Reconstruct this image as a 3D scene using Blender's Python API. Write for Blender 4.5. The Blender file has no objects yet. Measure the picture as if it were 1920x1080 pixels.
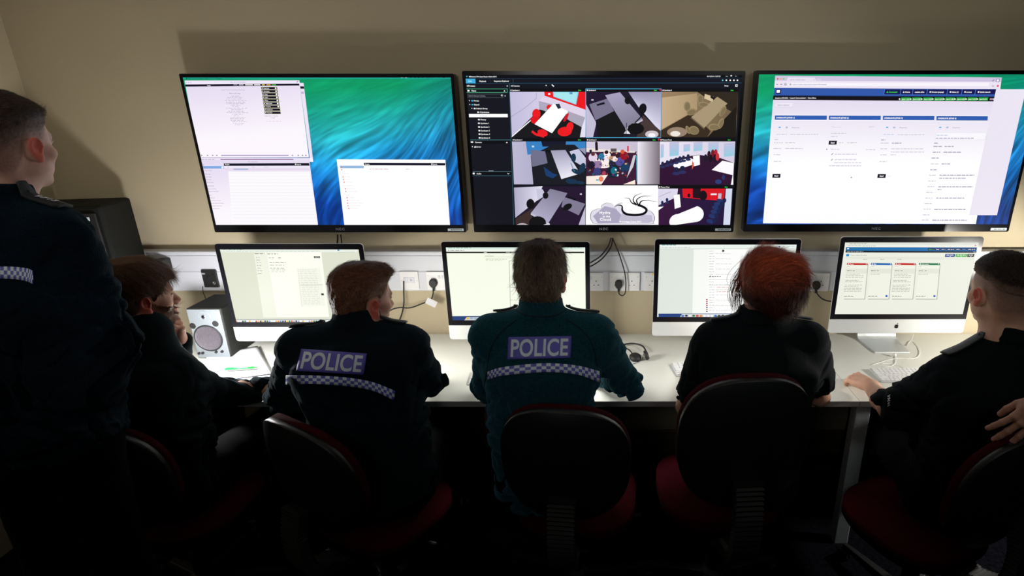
import bpy, math, random
import numpy as np
from mathutils import Vector, Matrix
from mathutils.bvhtree import BVHTree

# ---------------------------------------------------------------- camera, world, lights
FPX = 1050.0                      # focal length in pixels of the 1920 px frame
PPX = 1130.0                      # column of the principal point (the photograph is cropped)
PITCH = math.radians(18.9)
CT, ST = math.cos(PITCH), math.sin(PITCH)
CAM = Vector((0.0, -2.69, 1.90))
sc = bpy.context.scene
col = sc.collection
cd = bpy.data.cameras.new('camera'); cam = bpy.data.objects.new('camera', cd); col.objects.link(cam)
cd.sensor_width = 36.0; cd.lens = 36.0*FPX/1920.0
cd.shift_x = -(PPX-960.0)/1920.0
cd.clip_start = 0.05
cam.location = CAM; cam.rotation_euler = (math.pi/2-PITCH, 0, 0)
sc.camera = cam
sc.view_settings.view_transform = 'Standard'; sc.view_settings.look = 'None'
sc.view_settings.exposure = 0.0; sc.view_settings.gamma = 1.0
sc.view_settings.use_curve_mapping = False

w = bpy.data.worlds.new('world'); sc.world = w; w.use_nodes = True
w.node_tree.nodes['Background'].inputs[0].default_value = (0.55, 0.75, 1.0, 1)
w.node_tree.nodes['Background'].inputs[1].default_value = 0.010

def lamp(name, kind, loc, power, colr, size=0.05, rot=None, spot=None, spread=None):
    l = bpy.data.lights.new(name, kind); o = bpy.data.objects.new(name, l); col.objects.link(o)
    l.energy = power; l.color = colr; o.location = loc
    if kind in ('POINT', 'SPOT'): l.shadow_soft_size = size
    if kind == 'AREA': l.shape = 'RECTANGLE'; l.size, l.size_y = size
    if rot: o.rotation_euler = rot
    if spread: l.spread = math.radians(spread)
    if spot: l.spot_size, l.spot_blend = spot
    return o
def aim(frm, to):
    return (Vector(to)-Vector(frm)).to_track_quat('-Z', 'Y').to_euler()
lamp('desk_lamp_left_light', 'POINT', (-1.69, -0.58, 0.95), 18.0, (1.0, 0.98, 0.97), 0.05)
RL = (2.04, -0.76, 1.05)
lamp('desk_lamp_right_light', 'SPOT', RL, 42.0, (1.0, 0.95, 0.86), 0.03, aim(RL, (1.45, -0.1, 0.62)), (math.radians(148), 0.35))
lamp('fill_middle_light', 'SPOT', (-0.22, -0.56, 0.98), 9.5, (1.0, 0.98, 0.92), 0.06, aim((-0.22, -0.56, 0.98), (-0.22, -0.34, 0.72)), (math.radians(178), 0.25))  # added fill hidden behind the central officer, brightens desk and wall
lamp('fill_inner_light', 'SPOT', (0.57, -0.56, 0.98), 5.5, (1.0, 0.98, 0.92), 0.06, aim((0.57, -0.56, 0.98), (0.57, -0.34, 0.72)), (math.radians(178), 0.25))  # added fill out of sight behind the red-haired woman, no lamp stands there
lamp('fill_outer_light', 'SPOT', (-0.90, -0.54, 0.99), 7.5, (1.0, 0.97, 0.90), 0.06, aim((-0.90, -0.54, 0.99), (-0.75, -0.32, 0.72)), (math.radians(176), 0.25))  # added fill behind the officer looking right, lifts the dim wall beyond
lamp('ceiling_fill_left', 'AREA', (-1.9, -2.0, 2.62), 1.9, (1.0, 0.92, 0.78), (0.8, 0.8), aim((-1.9, -2.0, 2.62), (-1.9, 0, 1.35)), spread=80)  # unseen fill near the ceiling, added to even out the left wall
lamp('ceiling_fill_right', 'AREA', (1.1, -2.7, 2.62), 2.7, (0.95, 0.97, 0.92), (0.6, 0.6), aim((1.1, -2.7, 2.62), (0.9, 0, 1.8)), spread=80)  # unseen overhead fill, added to lift the right of the wall
lamp('rear_fill_light', 'AREA', (-0.55, -3.3, 2.3), 1.7, (1.0, 0.95, 0.9), (0.5, 0.5), aim((-0.55, -3.3, 2.3), (-0.3, 0, 1.95)), spread=78)  # added fill from behind the camera for patches and backs

# ---------------------------------------------------------------- pixel geometry
def ray(px, py):
    u = (px-PPX)/FPX; v = (540.0-py)/FPX
    return Vector((u, CT+v*ST, -ST+v*CT))
def at(px, py, Y):
    r = ray(px, py); return CAM + r*((Y-CAM.y)/r.y)
def atz(px, py, Z):
    r = ray(px, py); return CAM + r*((Z-CAM.z)/r.z)
def lin(c):
    return tuple((x/255.0/12.92 if x/255.0 <= 0.04045 else ((x/255.0+0.055)/1.055)**2.4) for x in c[:3])

# ---------------------------------------------------------------- materials
MATS = {}
def mat(name, rgb, rough=0.6, metal=0.0, emit=0.0, sheen=0.0, noise=None, bump=None, spec=0.5, attr=False, sss=0.0, stretch=(1, 1, 1), coord='Object'):
    """noise = (scale, amount): mottles the base colour; bump = (scale, strength)."""
    if name in MATS: return MATS[name]
    m = bpy.data.materials.new(name); m.use_nodes = True; nt = m.node_tree
    b = nt.nodes['Principled BSDF']; L = nt.links
    b.inputs['Base Color'].default_value = (*rgb, 1); b.inputs['Roughness'].default_value = rough
    b.inputs['Metallic'].default_value = metal; b.inputs['Specular IOR Level'].default_value = spec
    if sheen:
        b.inputs['Sheen Weight'].default_value = sheen; b.inputs['Sheen Roughness'].default_value = 0.45
        b.inputs['Sheen Tint'].default_value = (0.25, 0.75, 1.0, 1)
    if sss:
        b.inputs['Subsurface Weight'].default_value = sss; b.inputs['Subsurface Radius'].default_value = (1.0, 0.3, 0.15)
        b.inputs['Subsurface Scale'].default_value = 0.012
    src = None
    if attr:
        a = nt.nodes.new('ShaderNodeAttribute'); a.attribute_name = 'Col'; src = a.outputs['Color']
        L.new(src, b.inputs['Base Color'])
    if noise or bump:
        tc = nt.nodes.new('ShaderNodeTexCoord'); mp = nt.nodes.new('ShaderNodeMapping')
        mp.inputs['Scale'].default_value = stretch; L.new(tc.outputs[coord], mp.inputs['Vector'])
    if noise:
        n = nt.nodes.new('ShaderNodeTexNoise'); n.inputs['Scale'].default_value = noise[0]; n.inputs['Detail'].default_value = 5
        L.new(mp.outputs[0], n.inputs['Vector'])
        r = nt.nodes.new('ShaderNodeMapRange'); r.inputs[1].default_value = 0.3; r.inputs[2].default_value = 0.7
        r.inputs[3].default_value = 1-noise[1]; r.inputs[4].default_value = 1+noise[1]
        L.new(n.outputs['Fac'], r.inputs[0])
        mx = nt.nodes.new('ShaderNodeMix'); mx.data_type = 'RGBA'; mx.blend_type = 'MULTIPLY'; mx.inputs[0].default_value = 1
        if src: L.new(src, mx.inputs[6])
        else: mx.inputs[6].default_value = (*rgb, 1)
        L.new(r.outputs[0], mx.inputs[7]); L.new(mx.outputs[2], b.inputs['Base Color'])
    if bump:
        n2 = nt.nodes.new('ShaderNodeTexNoise'); n2.inputs['Scale'].default_value = bump[0]; n2.inputs['Detail'].default_value = 4
        L.new(mp.outputs[0], n2.inputs['Vector'])
        bp = nt.nodes.new('ShaderNodeBump'); bp.inputs['Strength'].default_value = bump[1]; bp.inputs['Distance'].default_value = 0.01
        L.new(n2.outputs['Fac'], bp.inputs['Height']); L.new(bp.outputs[0], b.inputs['Normal'])
    if emit:
        b.inputs['Emission Strength'].default_value = emit
        if src:
            L.new(src, b.inputs['Emission Color'])
            for l in list(b.inputs['Base Color'].links): L.remove(l)
            b.inputs['Base Color'].default_value = (0.01, 0.01, 0.01, 1)
        else: b.inputs['Emission Color'].default_value = (*rgb, 1)
    MATS[name] = m
    return m
M_WALL = mat('wall_paint', (0.50, 0.43, 0.295), 0.85, noise=(2.5, 0.02), bump=(350, 0.08), coord='Object')
M_CEIL = mat('ceiling_paint', (0.6, 0.58, 0.52), 0.9, bump=(200, 0.1))
M_FLOOR = mat('carpet', (0.006, 0.006, 0.009), 1.0, noise=(60, 0.5), bump=(500, 0.6), spec=0.0)
M_TRUNK = mat('trunking_plastic', (0.62, 0.64, 0.70), 0.45, noise=(3, 0.02))
M_SKIRT = mat('skirting_paint', (0.16, 0.13, 0.07), 0.5, noise=(8, 0.05))
M_DESK = mat('desk_laminate', (0.68, 0.69, 0.64), 0.38, noise=(3, 0.015), spec=0.4)
M_DESKEDGE = mat('desk_edge', (0.30, 0.29, 0.29), 0.5)
M_LEG = mat('desk_leg_paint', (0.50, 0.58, 0.60), 0.5, noise=(120, 0.12))
M_BLACK = mat('black_gloss', (0.005, 0.005, 0.007), 0.22, spec=0.25)
M_BLACKM = mat('black_plastic', (0.010, 0.010, 0.011), 0.5, noise=(200, 0.1))
M_BLACKR = mat('black_rubber', (0.008, 0.008, 0.008), 0.6)
M_CAB = mat('black_vinyl', (0.014, 0.016, 0.013), 0.75, noise=(300, 0.35), bump=(400, 0.3))
M_ALU = mat('brushed_aluminium', (0.62, 0.65, 0.66), 0.38, 0.35, noise=(300, 0.03))
M_SILVER = mat('silver_paint', (0.22, 0.25, 0.27), 0.35, 0.3)
M_MESH = mat('speaker_mesh', (0.35, 0.32, 0.38), 0.28, 0.9, noise=(900, 0.8), bump=(700, 1.0))
M_WHITE = mat('white_plastic', (0.75, 0.75, 0.76), 0.35)
M_WHITEC = mat('white_cable', (0.85, 0.85, 0.85), 0.4)
M_PAPER = mat('paper', (0.62, 0.62, 0.65), 0.8, noise=(6, 0.02), bump=(20, 0.15))
M_GREEN = mat('green_ink_plastic', (0.01, 0.50, 0.05), 0.25)
M_RED = mat('red_fabric', (0.050, 0.0012, 0.0045), 0.95, noise=(350, 0.25), bump=(500, 0.4), spec=0.1)
M_SHELL = mat('chair_shell', (0.007, 0.008, 0.009), 0.38, bump=(500, 0.15))
M_CHROME = mat('steel', (0.5, 0.5, 0.5), 0.25, 1.0)
M_LABEL = mat('label_white', (0.6, 0.7, 0.75), 0.5)
M_GREY = mat('grey_mark', (0.35, 0.35, 0.38), 0.5)
M_BLUE = mat('blue_card', (0.03, 0.04, 0.16), 0.6)
M_SCREEN = mat('screen_light', (1, 1, 1), 0.5, spec=0.03, emit=1.0, attr=True)
M_RETRO = mat('reflective_silver', (0.80, 0.90, 1.0), 0.5, noise=(300, 0.08))
M_RETROB = mat('reflective_blue', (0.14, 0.14, 0.62), 0.5, noise=(300, 0.15))
M_PATCH = mat('patch_blue', (0.14, 0.125, 0.60), 0.55, noise=(400, 0.15))
M_JACKET = mat('navy_fleece', (0.006, 0.052, 0.072), 0.95, sheen=0.28, noise=(140, 0.35), bump=(260, 0.5), spec=0.12)
M_SHIRT = mat('black_shirt_cloth', (0.0028, 0.0045, 0.0065), 0.85, sheen=0.02, noise=(160, 0.2), bump=(400, 0.25), spec=0.12)
M_TROUSER = mat('black_trouser_cloth', (0.0025, 0.0025, 0.0035), 0.95, noise=(100, 0.2), bump=(400, 0.3), spec=0.1)
M_SHOE = mat('black_leather', (0.006, 0.006, 0.006), 0.3)
M_SKIN = mat('skin', (0.8, 0.5, 0.4), 0.5, attr=True, sss=0.12, noise=(45, 0.07), bump=(350, 0.12), spec=0.4)

# ---------------------------------------------------------------- object helpers
def tag(o, label=None, cat=None, group=None, kind=None):
    if label: o['label'] = label
    if cat: o['category'] = cat
    if group: o['group'] = group
    if kind: o['kind'] = kind
    return o
def empty(name, loc, rz=0.0, label=None, cat=None, group=None, rot=None):
    o = bpy.data.objects.new(name, None); col.objects.link(o); o.empty_display_size = 0.1
    o.location = loc; o.rotation_euler = rot if rot else (0, 0, rz)
    return tag(o, label, cat, group)
def wmat(o):
    M = Matrix.LocRotScale(o.location, o.rotation_euler, None)
    return wmat(o.parent) @ M if o.parent else M
def np_mesh(name, V, Q, mats, parent=None, smooth=True, color=None, mi=None):
    """V (n,3) array, Q list/array of faces."""
    me = bpy.data.meshes.new(name)
    if isinstance(Q, np.ndarray):
        n, k = Q.shape
        me.vertices.add(len(V)); me.vertices.foreach_set('co', np.asarray(V, np.float32).ravel())
        me.loops.add(n*k); me.loops.foreach_set('vertex_index', Q.astype(np.int32).ravel())
        me.polygons.add(n); me.polygons.foreach_set('loop_start', np.arange(0, n*k, k, dtype=np.int32))
        me.update(calc_edges=True); me.validate()
    else:
        me.from_pydata([tuple(v) for v in V], [], [list(f) for f in Q]); me.update()
    for m in (mats if isinstance(mats, (list, tuple)) else [mats]): me.materials.append(m)
    me.polygons.foreach_set('use_smooth', [bool(smooth)]*len(me.polygons))
    if mi is not None: me.polygons.foreach_set('material_index', np.asarray(mi, np.int32))
    if color is not None:
        a = me.attributes.new('Col', 'FLOAT_COLOR', 'POINT')
        c = np.ones((len(V), 4), np.float32); c[:, :3] = color; a.data.foreach_set('color', c.ravel())
    o = bpy.data.objects.new(name, me); col.objects.link(o)
    if parent: o.parent = parent
    return o

class MB:
    """collects shapes and links them as one mesh object"""
    def __init__(s): s.v = []; s.f = []; s.m = []; s.mi = 0
    def add(s, vs, fs):
        b = len(s.v); s.v += [Vector(v) for v in vs]
        s.f += [[b+i for i in f] for f in fs]; s.m += [s.mi]*len(fs); return s
    def box(s, x0, x1, y0, y1, z0, z1, M=None):
        vs = [Vector((x, y, z)) for x in (x0, x1) for y in (y0, y1) for z in (z0, z1)]
        if M: vs = [M @ v for v in vs]
        return s.add(vs, [(0, 1, 3, 2), (4, 6, 7, 5), (0, 4, 5, 1), (2, 3, 7, 6), (0, 2, 6, 4), (1, 5, 7, 3)])
    def prism(s, pts, d, M=None):
        """pts: ccw list of (a,b); extruded from 0 to d along local z; M places it."""
        n = len(pts); M = M or Matrix()
        vs = [M @ Vector((a, b, 0)) for a, b in pts]+[M @ Vector((a, b, d)) for a, b in pts]
        return s.add(vs, [list(range(n))[::-1], list(range(n, 2*n))]+[(i, (i+1) % n, n+(i+1) % n, n+i) for i in range(n)])
    def tube(s, path, r, n=10, caps=True, closed=False):
        path = [Vector(p) for p in path]; m = len(path); rs = r if isinstance(r, (list, tuple)) else [r]*m
        up = None; vs = []
        for i, p in enumerate(path):
            t = (path[min(i+1, m-1)]-path[max(i-1, 0)]).normalized()
            if up is None: up = t.orthogonal().normalized()
            up = (up-t*up.dot(t)).normalized(); sd = t.cross(up)
            vs += [p+(up*math.cos(a)+sd*math.sin(a))*rs[i] for a in [2*math.pi*k/n for k in range(n)]]
        fs = [(i*n+k, i*n+(k+1) % n, (i+1)*n+(k+1) % n, (i+1)*n+k) for i in range(m-1) for k in range(n)]
        if caps: fs += [list(range(n))[::-1], [(m-1)*n+k for k in range(n)]]
        return s.add(vs, fs)
    def lathe(s, prof, n=24, M=None, caps=True):
        """prof: (radius, z) list"""
        M = M or Matrix()
        vs = [M @ Vector((r*math.cos(2*math.pi*k/n), r*math.sin(2*math.pi*k/n), z)) for r, z in prof for k in range(n)]
        m = len(prof)
        fs = [(i*n+k, i*n+(k+1) % n, (i+1)*n+(k+1) % n, (i+1)*n+k) for i in range(m-1) for k in range(n)]
        if caps: fs += [list(range(n))[::-1], [(m-1)*n+k for k in range(n)]]
        return s.add(vs, fs)
    def build(s, name, mats, parent=None, smooth=False, bevel=0.0, world=False, seg=2):
        vs = s.v
        if world and parent:
            I = wmat(parent).inverted(); vs = [I @ v for v in vs]
        o = np_mesh(name, vs, s.f, mats, parent, smooth, mi=s.m)
        if bevel:
            b = o.modifiers.new('bevel', 'BEVEL'); b.width = bevel; b.segments = seg; b.limit_method = 'ANGLE'
            b.harden_normals = False
        return o
def rrect(w, h, r, n=5, cx=0, cy=0):
    pts = []
    for (sx, sy, a0) in ((1, 1, 0), (-1, 1, 90), (-1, -1, 180), (1, -1, 270)):
        for k in range(n+1):
            a = math.radians(a0+90*k/n)
            pts.append((cx+sx*(w/2-r)+r*math.cos(a), cy+sy*(h/2-r)+r*math.sin(a)))
    return pts
def catmull(pts, n=8):
    P = [Vector(p) for p in pts]; P = [P[0]*2-P[1]]+P+[P[-1]*2-P[-2]]; out = []
    for i in range(1, len(P)-2):
        a, b, c, d = P[i-1:i+3]
        for k in range(n):
            t = k/n
            out.append(0.5*((2*b)+(c-a)*t+(2*a-5*b+4*c-d)*t*t+(3*b-a-3*c+d)*t**3))
    return out+[P[-2]]
def text_geo(body, size, bold=0.0, align='LEFT', space=1.0, shear=0.0, res=2):
    cu = bpy.data.curves.new('t', 'FONT'); cu.body = body; cu.size = size; cu.offset = bold*size; cu.align_x = align
    cu.space_character = space; cu.shear = shear; cu.resolution_u = res; cu.fill_mode = 'FRONT'
    o = bpy.data.objects.new('t', cu); col.objects.link(o)
    dg = bpy.context.evaluated_depsgraph_get(); me = bpy.data.meshes.new_from_object(o.evaluated_get(dg))
    vs = [v.co.copy() for v in me.vertices]; fs = [list(p.vertices) for p in me.polygons]
    bpy.data.objects.remove(o); bpy.data.curves.remove(cu); bpy.data.meshes.remove(me)
    return vs, fs

# ---------------------------------------------------------------- noise
def vnoise(P, seed=0):
    """value noise in [-1,1] at points (...,3)"""
    P = np.asarray(P, np.float32); i = np.floor(P).astype(np.int64); f = P-i; f = f*f*(3-2*f); r = 0
    def h(x, y, z):
        n = (x*374761393+y*668265263+z*2147483647+seed*974634777) & 0xffffffff
        n = ((n ^ (n >> 13))*1274126177) & 0xffffffff
        n = (n ^ (n >> 16)) & 0xffff
        return n.astype(np.float32)/32767.5-1
    for a in (0, 1):
        for b in (0, 1):
            for c in (0, 1):
                wgt = (f[..., 0] if a else 1-f[..., 0])*(f[..., 1] if b else 1-f[..., 1])*(f[..., 2] if c else 1-f[..., 2])
                r = r+wgt*h(i[..., 0]+a, i[..., 1]+b, i[..., 2]+c)
    return r

# ---------------------------------------------------------------- screens
class Screen:
    """a picture made of flat coloured shapes on a display panel: O top-left corner, R right, D down, N towards the viewer"""
    def __init__(s, O, R, D, w, h):
        s.O, s.R, s.D, s.w, s.h = Vector(O), Vector(R).normalized(), Vector(D).normalized(), w, h
        s.N = s.D.cross(s.R).normalized(); s.N = s.N if s.N.y < 0 else -s.N
        s.v = []; s.f = []; s.c = []; s.L = 0; s.z = None; s.clip = True
    def zoom(s, ox, oy, k): s.z = (ox, oy, k)
    def uv(s, x, y):
        """zoom-crop coordinates -> metres on the panel"""
        ox, oy, k = s.z; r = ray(ox+x/k, oy+y/k)
        t = (s.O-CAM).dot(s.N)/r.dot(s.N); p = CAM+r*t-s.O
        return p.dot(s.R), p.dot(s.D)
    def raw(s, pts, faces, c, lift=None):
        s.L += 1 if lift is None else 0
        b = len(s.v)
        for a, d in pts:
            a = min(max(a, 0), s.w); d = min(max(d, 0), s.h)
            s.v.append(s.O+s.R*a+s.D*d+s.N*(0.0003+0.000012*s.L))
        s.f += [[b+i for i in f] for f in faces]
        s.c += ([lin(c)]*len(pts) if not isinstance(c, np.ndarray) else [tuple(x) for x in c])
    def poly(s, pts, c):
        p = [s.uv(*q) for q in pts]; s.raw(p, [list(range(len(p)))], c)
    def rect(s, x0, y0, x1, y1, c):
        """upright rectangle on the panel given two opposite corners in crop coordinates"""
        a, b = s.uv(x0, y0), s.uv(x1, y1)
        s.raw([(a[0], a[1]), (b[0], a[1]), (b[0], b[1]), (a[0], b[1])], [[0, 1, 2, 3]], c)
    def ell(s, cx, cy, rx, ry, c, n=16, rot=0.0):
        cr, sr = math.cos(rot), math.sin(rot)
        s.poly([(cx+rx*math.cos(t)*cr-ry*math.sin(t)*sr, cy+rx*math.cos(t)*sr+ry*math.sin(t)*cr) for t in [2*math.pi*i/n for i in range(n)]], c)
    def line(s, pts, wd, c):
        """wd: width or list of widths, crop px"""
        p = [Vector((x, y)) for x, y in pts]; n = len(p); wd = wd if isinstance(wd, (list, tuple)) else [wd]*n; out = []
        for i in range(n):
            t = (p[min(i+1, n-1)]-p[max(i-1, 0)]).normalized(); q = Vector((-t.y, t.x))*wd[i]/2
            out += [s.uv(*(p[i]+q)), s.uv(*(p[i]-q))]
        s.raw(out, [[2*i, 2*i+1, 2*i+3, 2*i+2] for i in range(n-1)], c)
    def grad(s, x0, y0, x1, y1, fn, nu=24, nv=16, quad=None):
        """smooth coloured grid; fn(u,v arrays)->(n,3) srgb 0..255"""
        if quad is None:
            a, b = s.uv(x0, y0), s.uv(x1, y1); quad = [(a[0], a[1]), (b[0], a[1]), (b[0], b[1]), (a[0], b[1])]
        U, V = np.meshgrid(np.linspace(0, 1, nu+1), np.linspace(0, 1, nv+1)); U = U.ravel(); V = V.ravel()
        q = np.array(quad)
        P = ((1-U)*(1-V))[:, None]*q[0]+(U*(1-V))[:, None]*q[1]+(U*V)[:, None]*q[2]+((1-U)*V)[:, None]*q[3]
        C = np.clip(fn(U, V), 0, 255)/255.0; C = np.where(C <= 0.04045, C/12.92, ((C+0.055)/1.055)**2.4)
        F = [[j*(nu+1)+i, j*(nu+1)+i+1, (j+1)*(nu+1)+i+1, (j+1)*(nu+1)+i] for j in range(nv) for i in range(nu)]
        s.raw([tuple(x) for x in P], F, C)
    def text(s, x, y, body, size, c, align='LEFT', bold=0.0, space=1.0):
        """size: cap height-ish in crop px; x,y baseline"""
        a = s.uv(x, y); b = s.uv(x, y-size); hgt = abs(a[1]-b[1])*1.4
        vs, fs = text_geo(body, hgt, bold, align, space)
        if vs: s.raw([(a[0]+v.x, a[1]-v.y) for v in vs], fs, c)
    def dash(s, x, y, wd, c, th=3, seed=0):
        """a line of unreadable small print"""
        rnd = random.Random(seed*7919+int(x*13+y*7)); k = x
        while k < x+wd:
            l = rnd.uniform(7, 26); l = min(l, x+wd-k)
            s.rect(k, y-th/2, k+l, y+th/2, c); s.L -= 1; k += l+5
        s.L += 1
    def build(s, name, parent):
        I = wmat(parent).inverted(); V = [I @ v for v in s.v]
        return np_mesh(name, V, s.f, M_SCREEN, parent, False, color=np.array(s.c, np.float32))

def wave(seed, flip=False):
    """generic green-to-blue ocean swell"""
    def fn(U, V):
        X = U*1.75; Y = V
        cx, cy = (1.95, -0.05)
        A = np.arctan2(Y-cy, X-cx); Rr = np.hypot(X-cx, (Y-cy)*0.8)
        warp = vnoise(np.stack([X*2.2, Y*2.2, X*0], -1), seed)*0.25
        st = vnoise(np.stack([Rr*5+warp*4, A*34+warp*14+Rr*7, X*0], -1), seed+1)
        st2 = vnoise(np.stack([Rr*11+warp*4, A*85+warp*30+Rr*12, X*0], -1), seed+2)
        k = st*0.55+st2*0.5
        g = np.array([8, 156, 102]); t = np.array([36, 170, 186]); b = np.array([18, 118, 196]); d = np.array([12, 62, 150])
        m = np.clip(V*1.25-0.12+0.35*(1-U)*V-0.05*np.sin(U*5)+warp*0.5, 0, 1)[:, None]
        c = np.where(m < 0.4, g+(t-g)*(m/0.4), np.where(m < 0.75, t+(b-t)*((m-0.4)/0.35), b+(d-b)*((m-0.75)/0.25)))
        e = np.clip((U-0.78)/0.2, 0, 1)[:, None]*np.clip(1-np.abs(V-0.45)*1.2, 0, 1)[:, None]
        c = c*(1-0.5*e)+np.array([20, 75, 150])*0.5*e
        amp = (0.12+0.5*np.clip((V-0.12)*2.2, 0, 1)+0.2*e[:, 0])[:, None]
        return c*(1+k[:, None]*amp*0.75)+np.maximum(k, 0)[:, None]*amp*22
    return fn
# ---------------------------------------------------------------- the room
DZ = 0.73                                             # desk top height
def struct(o): o['kind'] = 'structure'; return o
struct(MB().box(-2.62, 4.2, 0.0, 0.12, 0, 2.7).build('wall_back', M_WALL))
struct(MB().box(-2.74, -2.62, -5.2, 0.12, 0, 2.7).build('wall_left', M_WALL))
struct(MB().box(-2.74, 4.2, -5.2, 0.12, -0.1, 0).build('floor', M_FLOOR))
struct(MB().box(-2.74, 4.2, -5.2, 0.12, 2.7, 2.8).build('ceiling', M_CEIL))
bb = MB().box(-2.62, 4.2, -0.018, -0.0, 0, 0.15).box(-2.62, 4.2, -0.024, -0.018, 0.128, 0.15).box(-2.62, 4.2, -0.05, -0.0, 0.078, 0.1)
struct(bb.build('baseboard_back', M_SKIRT, bevel=0.002))
t = MB()
TZ0, TZ1 = 0.982, 1.185
t.box(-2.62, 4.2, -0.05, 0, TZ0, TZ1).box(-2.62, 4.2, -0.053, -0.05, TZ1-0.018, TZ1-0.002).box(-2.62, 4.2, -0.053, -0.05, TZ0+0.002, TZ0+0.10)
t.box(-2.62, 4.2, -0.053, -0.05, TZ0+0.104, TZ1-0.022)
struct(t.build('trim_1', M_TRUNK, bevel=0.0015))

# ---------------------------------------------------------------- desks
JX = atz(1603, 741, DZ).x
def desk(x0, x1, label, legs):
    r = empty('desk', ((x0+x1)/2, -0.35, 0), 0, label, 'desk', 'white office desks along the wall')
    MB().box(x0+0.001, x1-0.001, -0.69, -0.012, DZ-0.024, DZ).build('desktop', M_DESK, r, bevel=0.0015, world=True)
    MB().box(x0+0.001, x1-0.001, -0.6925, -0.6905, DZ-0.024, DZ-0.0005).build('edge_band', M_DESKEDGE, r, world=True)
    for lx in legs:
        MB().box(lx-0.03, lx+0.03, -0.685, -0.635, 0.0, DZ-0.025).build('leg', M_LEG, r, bevel=0.003, world=True)
        MB().box(lx-0.03, lx+0.03, -0.08, -0.03, 0.0, DZ-0.025).build('leg', M_LEG, r, bevel=0.003, world=True)
        MB().box(lx-0.02, lx+0.02, -0.635, -0.08, DZ-0.075, DZ-0.025).build('side_rail', M_LEG, r, world=True)
    MB().box(x0+0.05, x1-0.05, -0.12, -0.08, DZ-0.075, DZ-0.025).build('back_rail', M_LEG, r, world=True)
    return r
desk(-2.55, JX, 'long white-topped desk under the three wall televisions, left of the visible seam', (-2.45, -0.95))
desk(JX, 3.4, 'white-topped desk on the right, carrying the rightmost computer, with a grey front leg', (JX-0.006+0.03, 3.3))

# ---------------------------------------------------------------- televisions
def tv(corner_px, wm, hm, label):
    """front face at y=-0.08; corner_px: top-left pixel of the frame"""
    Y = -0.085; tl = at(*corner_px, Y)
    cx, zt = tl.x+wm/2, tl.z
    r = empty('wall_television', (cx, -0.001, zt-hm), 0, label, 'television', 'wall televisions above the desk')
    M = Matrix.Translation((cx, Y+0.045, zt-hm/2)) @ Matrix.Rotation(math.pi/2, 4, 'X')
    MB().prism(rrect(wm, hm, 0.006), 0.045, M).build('frame', M_BLACK, r, world=True)
    MB().box(cx-0.25, cx+0.25, Y+0.045, -0.002, zt-hm*0.75, zt-hm*0.3).build('wall_mount', M_BLACKM, r, world=True)
    bl, bt, bb_ = 0.014, 0.016, 0.036
    s = Screen((cx-wm/2+bl, Y, zt-bt), (1, 0, 0), (0, 0, -1), wm-2*bl, hm-bt-bb_)
    vs, fs = text_geo('NEC', 0.016, 0.03, 'CENTER', 1.25)
    lg = MB().add([(cx+v.x*1.2, Y-0.0004, zt-hm+0.010+v.y) for v in vs], fs); lg.build('logo', M_GREY, r, world=True)
    st = MB(); x1 = cx+wm/2-0.012
    st.box(x1-0.075, x1, Y-0.0006, Y, zt-hm+0.006, zt-hm+0.018)
    o = st.build('sticker', M_LABEL, r, world=True)
    m2 = MB()
    for k in range(9): m2.box(x1-0.06+k*0.0062, x1-0.0565+k*0.0062, Y-0.0009, Y-0.0006, zt-hm+0.009, zt-hm+0.015)
    m2.build('print', M_BLACKM, o, world=True)
    return r, s
t1, S1 = tv((335, 138), 1.195, 0.705, 'leftmost wall television, two white windows over a green and blue wave')
t2, S2 = tv((866, 133), 1.232, 0.715, 'middle wall television split into nine camera views')
t3, S3 = tv((1418, 132), 1.262, 0.715, 'rightmost wall television, one big white web page over a blue wave')

W_, LV, BK = (255, 255, 255), (226, 218, 240), (14, 12, 34)
# --- left television
S = S1; S.zoom(330, 120, 3.176)
S.grad(0, 0, 0, 0, wave(3), 300, 170, [(0, 0), (S.w, 0), (S.w, S.h), (0, S.h)])
S.rect(30, 62, 1700, 88, (26, 165, 150))
S.text(60, 90, '● VNC Android Viewer  RACS 2.0.1.0  Window', 8, (5, 70, 80))
for k, x in enumerate((1340, 1365, 1392, 1418, 1440, 1465)): S.rect(x, 74, x+10, 83, (210, 235, 230) if k < 2 else (20, 90, 90))
S.text(1490, 85, 'Wed 12:07', 8, (20, 90, 90)); S.rect(1588, 73, 1600, 84, (20, 90, 90))
S.poly([(737, 112), (760, 113), (818, 583), (140, 583), (137, 560), (797, 560)], (236, 228, 246))
S.rect(739, 133, 764, 147, BK); S.rect(745, 165, 763, 178, (190, 180, 215)); S.rect(797, 560, 818, 583, (250, 245, 252))
S.rect(265, 566, 700, 571, (140, 90, 140)); S.dash(150, 569, 80, (120, 110, 140), 2)
def lavwin(U, V):
    a = np.array([222, 212, 238]); b = np.array([252, 246, 253]); k = np.clip(0.15+V*1.1+U*0.15, 0, 1)[:, None]
    return a+(b-a)*k
S.grad(0, 0, 0, 0, lavwin, 12, 12, [S.uv(52, 98), S.uv(735, 97), S.uv(792, 557), S.uv(137, 560)])
S.poly([(52, 100), (734, 97), (737, 116), (56, 121)], (240, 232, 250))
S.text(325, 112, 'Mac (172.16.77.24:5901)', 7, (110, 100, 140)); S.line([(718, 110), (728, 101)], 3, (60, 50, 90))
for k in range(3): S.ell(62+13*k, 110, 4, 4, (205, 195, 222), 8)
S.poly([(55, 122), (733, 117), (736, 128), (57, 135)], BK)
S.text(187, 131, 'Hydra', 6, W_, bold=0.03)
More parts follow.
